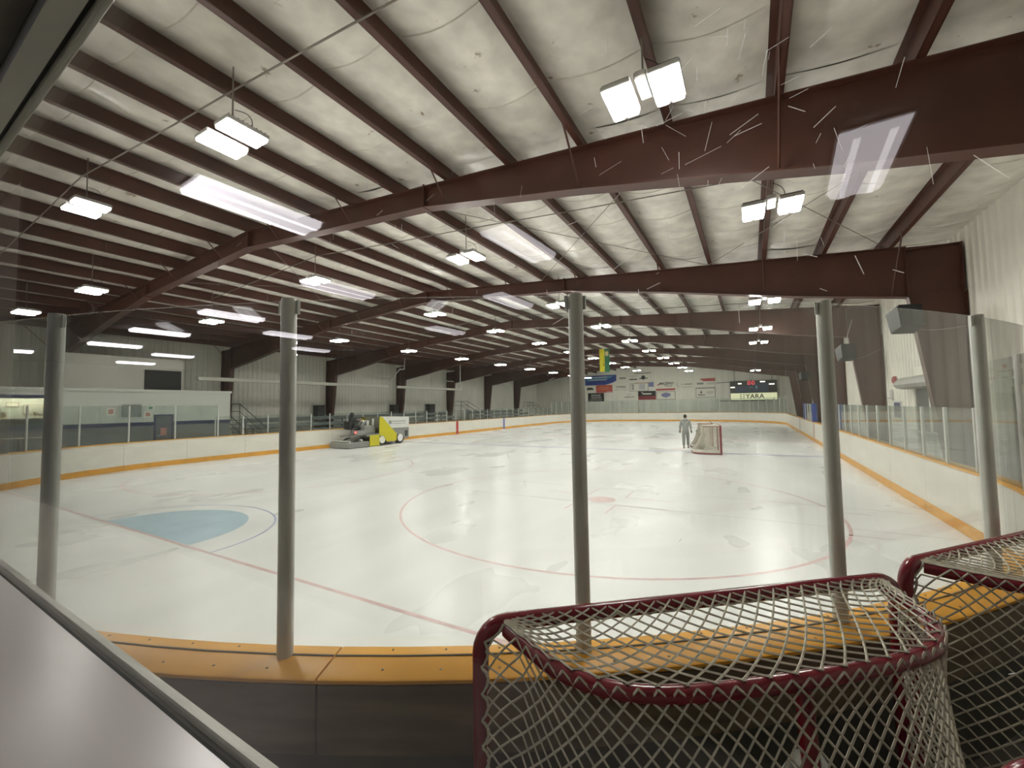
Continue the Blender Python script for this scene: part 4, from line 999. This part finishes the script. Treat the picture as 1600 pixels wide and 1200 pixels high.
def hand(V, Ed, iw, p, d, side):
    "adds a palm and five fingers to a skin graph from wrist vertex iw at p in direction d"
    p, d = Vector(p), Vector(d).normalized(); s = Vector(side).normalized()
    V.append((*(p+d*.05), .034, .02)); ip = len(V)-1; Ed.append((iw, ip))
    V.append((*(p+d*.085), .034, .018)); ik = len(V)-1; Ed.append((ip, ik))
    for k, L in enumerate((.06, .075, .07, .05)):
        q = p+d*.095+s*(k-1.5)*.021; V.append((*q, .010)); a = len(V)-1; Ed.append((ik, a))
        cu = d*.8+Vector((0, -.15, 0)); V.append((*(q+d*L*.55), .009)); V.append((*(q+cu*L), .008)); Ed += [(a, a+1), (a+1, a+2)]
    q = p+d*.045-s*.045; V.append((*q, .012)); a = len(V)-1; Ed.append((ip, a)); V.append((*(q+d*.04-s*.012), .010)); Ed.append((a, a+1))
def walker():
    t = thing('person', 'person in pale grey hooded top and sweatpants walking away on the ice', 'person', (-2.87, 22.6, 0), math.radians(4))
    # z up, faces +y; 1.66 m tall
    V = [(0, 0, .86, .08, .07), (0, .01, 1.02, .115, .085), (0, .01, 1.2, .15, .10), (0, 0, 1.34, .12, .08), (0, .01, 1.42, .05, .05), (0, .02, 1.50, .055, .06), (0, .03, 1.58, .07, .08), (0, .03, 1.63, .05, .06)]
    Ed = [(i, i+1) for i in range(7)]
    for s in (-1, 1):
        st = .10*s
        i = len(V); V += [(.085*s, 0, .78, .075), (.095*s, st*.6+.02, .46, .058), (.095*s, st, .09, .045), (.095*s, st+.05, .045, .042, .035), (.10*s, st+.15, .03, .035, .025)]
        Ed += [(0, i), (i, i+1), (i+1, i+2), (i+2, i+3), (i+3, i+4)]
        j = len(V); V += [(.165*s, 0, 1.33, .06), (.225*s, -.02, 1.08, .045), (.25*s, .04-.03*s, .86, .032)]
        Ed += [(3, j), (j, j+1), (j+1, j+2)]; hand(V, Ed, j+2, V[j+2][:3], (.03*s, .1, -1), (0, 1, 0))
    skin_obj('body', V, Ed, 'skin', t)
    V = [(0, 0, .80, .165, .13), (0, .01, 1.02, .155, .12), (0, .01, 1.2, .175, .125), (0, 0, 1.35, .145, .10), (0, 0, 1.41, .085, .08)]; Ed = [(i, i+1) for i in range(4)]
    for s in (-1, 1):
        j = len(V); V += [(.175*s, 0, 1.33, .08), (.235*s, -.02, 1.08, .062), (.26*s, .03-.03*s, .90, .05)]; Ed += [(3, j), (j, j+1), (j+1, j+2)]
    skin_obj('hooded_top', V, Ed, 'hoodie', t)
    V = [(0, 0, .88, .15, .12), (0, 0, .98, .14, .11)]; Ed = [(0, 1)]
    for s in (-1, 1):
        st = .10*s; i = len(V); V += [(.085*s, 0, .78, .105), (.095*s, st*.6+.02, .46, .082), (.095*s, st, .12, .068)]; Ed += [(0, i), (i, i+1), (i+1, i+2)]
    skin_obj('sweatpants', V, Ed, 'sweatpants', t)
    ellip('hood', (0, -.06, 1.39), (.12, .075, .07), 'hoodie', t)
    ellip('hair', (0, .012, 1.575), (.083, .098, .098), 'hair', t)
    for s in (-1, 1):
        st = .10*s; b = MB(); b.loft([[(.095*s+.045*math.cos(a)*k, st+.05+.125*math.sin(a)*k, z) for a in [2*math.pi*q/14 for q in range(14)]] for z, k in ((0, .95), (.03, 1), (.07, .8), (.1, .5))]); b.obj('shoe', 'shoe', t, True)
        ellip('glove', (.268*s, .05-.03*s, .815), (.04, .05, .075), 'glove', t)
    # face, on the far side of the head
    ellip('nose', (0, .125, 1.56), (.013, .02, .02), 'skin', t, 8)
    for s in (-1, 1): ellip('ear', (.078*s, .02, 1.56), (.012, .022, .03), 'skin', t, 8); ellip('eye', (.03*s, .105, 1.585), (.011, .008, .007), 'hair', t, 8)
    MB().bbox(-.025, .025, .1, .112, 1.518, 1.526, .002).obj('mouth', 'banner_maroon', t)
walker()

# ------------------------------------------------------------------ ice resurfacer
def resurfacer():
    t = thing('ice_resurfacer', 'yellow and white ice resurfacing machine working along the left boards', 'ice resurfacer', (-20.1, 18.35, 0))
    # local: +y forward, x from -.8 to .8 ; near side is +x
    body = [(-.35, .75), (2.28, .6), (2.28, .28), (1.9, .26), (-.1, .26), (-.45, .5)]
    MB().prism(body, 'x', -.72, .70).obj('chassis', 'grey_paint', t)
    MB().prism([(-.18, 1.74), (2.28, 1.66), (2.26, .98), (.75, 1.0), (.05, 1.66)], 'x', -.78, .76).obj('snow_tank', 'white_paint', t)
    MB().prism([(2.27, .97), (2.26, .3), (1.15, .62), (.78, .98)], 'x', -.76, .745).obj('front_panel', 'grey_paint', t)
    MB().prism([(-.22, 1.72), (-.05, 1.72), (.75, .98), (1.18, .62), (1.12, .2), (.35, .2), (.1, .55), (-.25, .62)], 'x', .74, .785).obj('side_panel', 'yellow_paint', t)
    MB().prism([(-.22, 1.72), (-.05, 1.72), (.75, .98), (1.18, .62), (1.12, .2), (.35, .2), (.1, .55), (-.25, .62)], 'x', -.80, -.76).obj('side_panel', 'yellow_paint', t)
    MB().box(.76, .764, .75, 1.95, 1.38, 1.43).box(.76, .764, .75, 1.95, 1.25, 1.28).obj('tank_lettering', 'ink_grey', t)
    MB().prism([(.62+.13*math.cos(a), 1.36+.13*math.sin(a)) for a in [k*math.pi/6 for k in range(12)]], 'x', .76, .765).obj('tank_emblem', 'ink_grey', t)
    MB().box(.746, .75, 1.9, 2.15, .42, .8).obj('side_grille', 'dark_metal', t)
    MB().box(-.72, .74, -1.15, -.2, .60, .72).obj('deck', 'grey_paint', t)
    MB().bbox(-.5, .45, -1.05, -.25, .72, 1.22, .05).obj('engine_cover', 'grey_paint', t)
    e = MB(); e.cyl((.1, -.55, 1.22), .1, .3, 'z', 12); e.cyl((.3, -.3, 1.22), .07, .38, 'z', 10); e.bbox(-.35, -.02, -.85, -.45, 1.22, 1.52, .04); e.obj('engine_top', 'alu', t, True)
    st = MB(); st.tube([(0, -1.05, 1.2), (0, -.85, 1.5)], .02, 8); st.tube([(.16*math.cos(a), -.85+.06*math.sin(a), 1.5+.15*math.sin(a)) for a in [k*math.pi/8 for k in range(16)]], .014, 6, closed=True); st.obj('steering_wheel', 'black', t, True)
    s = MB(); s.bbox(-.28, .28, -1.85, -1.4, 1.02, 1.12, .04); s.bbox(-.28, .28, -1.95, -1.85, 1.05, 1.5, .03); s.obj('seat', 'black', t)
    MB().box(-.5, .5, -2.0, -1.1, .62, .70).tube([(0, -1.65, .66), (0, -1.65, 1.04)], .06, 8).obj('seat_platform', 'grey_paint', t)
    for x, y in ((.62, .02), (.62, 1.5), (-.62, .02), (-.62, 1.5)):
        w = MB().lathe([(.22, -.12), (.33, -.12), (.36, -.07), (.36, .07), (.33, .12), (.22, .12)], (0, 0, 0), 'x', 24).obj('tyre', 'rubber', t, True); w.location = (x, y, .36)
        s = 1 if x > 0 else -1
        MB().lathe([(.235, .10*s), (.23, .128*s), (.16, .133*s), (.07, .126*s), (.06, .14*s), (.01, .14*s)], (0, 0, 0), 'x', 20).obj('rim', 'rim', w, True)
    MB().bbox(-.85, .78, -2.45, -1.0, .03, .34, .04).obj('conditioner', 'grey_paint', t)
    MB().tube([(-.8, -2.3, .4), (.72, -2.3, .4)], .05, 8).tube([(-.8, -1.5, .42), (.72, -1.5, .42)], .06, 8).obj('conditioner_bar', 'alu', t, True)
    MB().bbox(.78, .86, -1.02, -.3, .04, .66, .02).obj('conditioner_side', 'yellow_paint', t)
    for sx in (-.5, .5): MB().tube([(sx, -1.9, .36), (sx, -1.0, .66)], .04, 8).obj('lift_arm', 'dark_metal', t)
    MB().bbox(.5, .62, -1.85, -1.78, .82, .94, .02).obj('tail_lamp', 'tail_red', t); MB().box(.45, .66, -1.78, -1.1, .72, .98).obj('lamp_mount', 'grey_paint', t)
    MB().tube([(-.6, -.2, 1.7), (-.6, -.9, 1.62), (-.6, -1.0, 1.2)], .03, 8).obj('hose', 'rubber', t, True)
resurfacer()
def driver():
    t = thing('person', 'driver in dark clothing seated at the back of the ice resurfacer', 'person', (-20.1, 16.72, 1.12))
    V = [(0, 0, .08, .16, .12), (0, .0, .25, .15, .11), (0, .02, .45, .16, .11), (0, .04, .56, .11, .08), (0, .05, .63, .05), (0, .06, .70, .06), (0, .07, .77, .075), (0, .07, .82, .055)]; Ed = [(i, i+1) for i in range(7)]
    for s in (-1, 1):
        i = len(V); V += [(.1*s, .05, .06, .085), (.12*s, .42, .05, .065), (.12*s, .48, -.3, .05), (.12*s, .50, -.36, .04), (.12*s, .6, -.385, .035)]; Ed += [(0, i), (i, i+1), (i+1, i+2), (i+2, i+3), (i+3, i+4)]
        j = len(V); V += [(.19*s, .04, .52, .06), (.23*s, .22, .34, .048), (.14*s, .48, .40, .032)]; Ed += [(3, j), (j, j+1), (j+1, j+2)]; hand(V, Ed, j+2, V[j+2][:3], (-.2*s, 1, .1), (0, 0, 1))
    skin_obj('body', V, Ed, 'skin', t)
    V = [(0, 0, .06, .19, .15), (0, 0, .25, .185, .14), (0, .02, .45, .19, .14), (0, .04, .57, .14, .10), (0, .05, .63, .08)]; Ed = [(i, i+1) for i in range(4)]
    for s in (-1, 1):
        j = len(V); V += [(.2*s, .04, .52, .085), (.245*s, .22, .34, .07), (.155*s, .44, .395, .055)]; Ed += [(3, j), (j, j+1), (j+1, j+2)]
    skin_obj('jacket', V, Ed, 'jacket_black', t)
    V = [(0, 0, .09, .18, .13)]; Ed = []
    for s in (-1, 1):
        i = len(V); V += [(.1*s, .08, .08, .11), (.12*s, .42, .06, .09), (.12*s, .48, -.28, .07)]; Ed += [(0, i), (i, i+1), (i+1, i+2)]
    skin_obj('trousers', V, Ed, 'jacket_black', t)
    ellip('hood', (0, .035, .745), (.115, .125, .15), 'jacket_black', t); ellip('nose', (0, .165, .75), (.012, .018, .018), 'skin', t, 8)
    for s in (-1, 1): ellip('boot', (.12*s, .56, -.385), (.05, .12, .045), 'black', t)
driver()
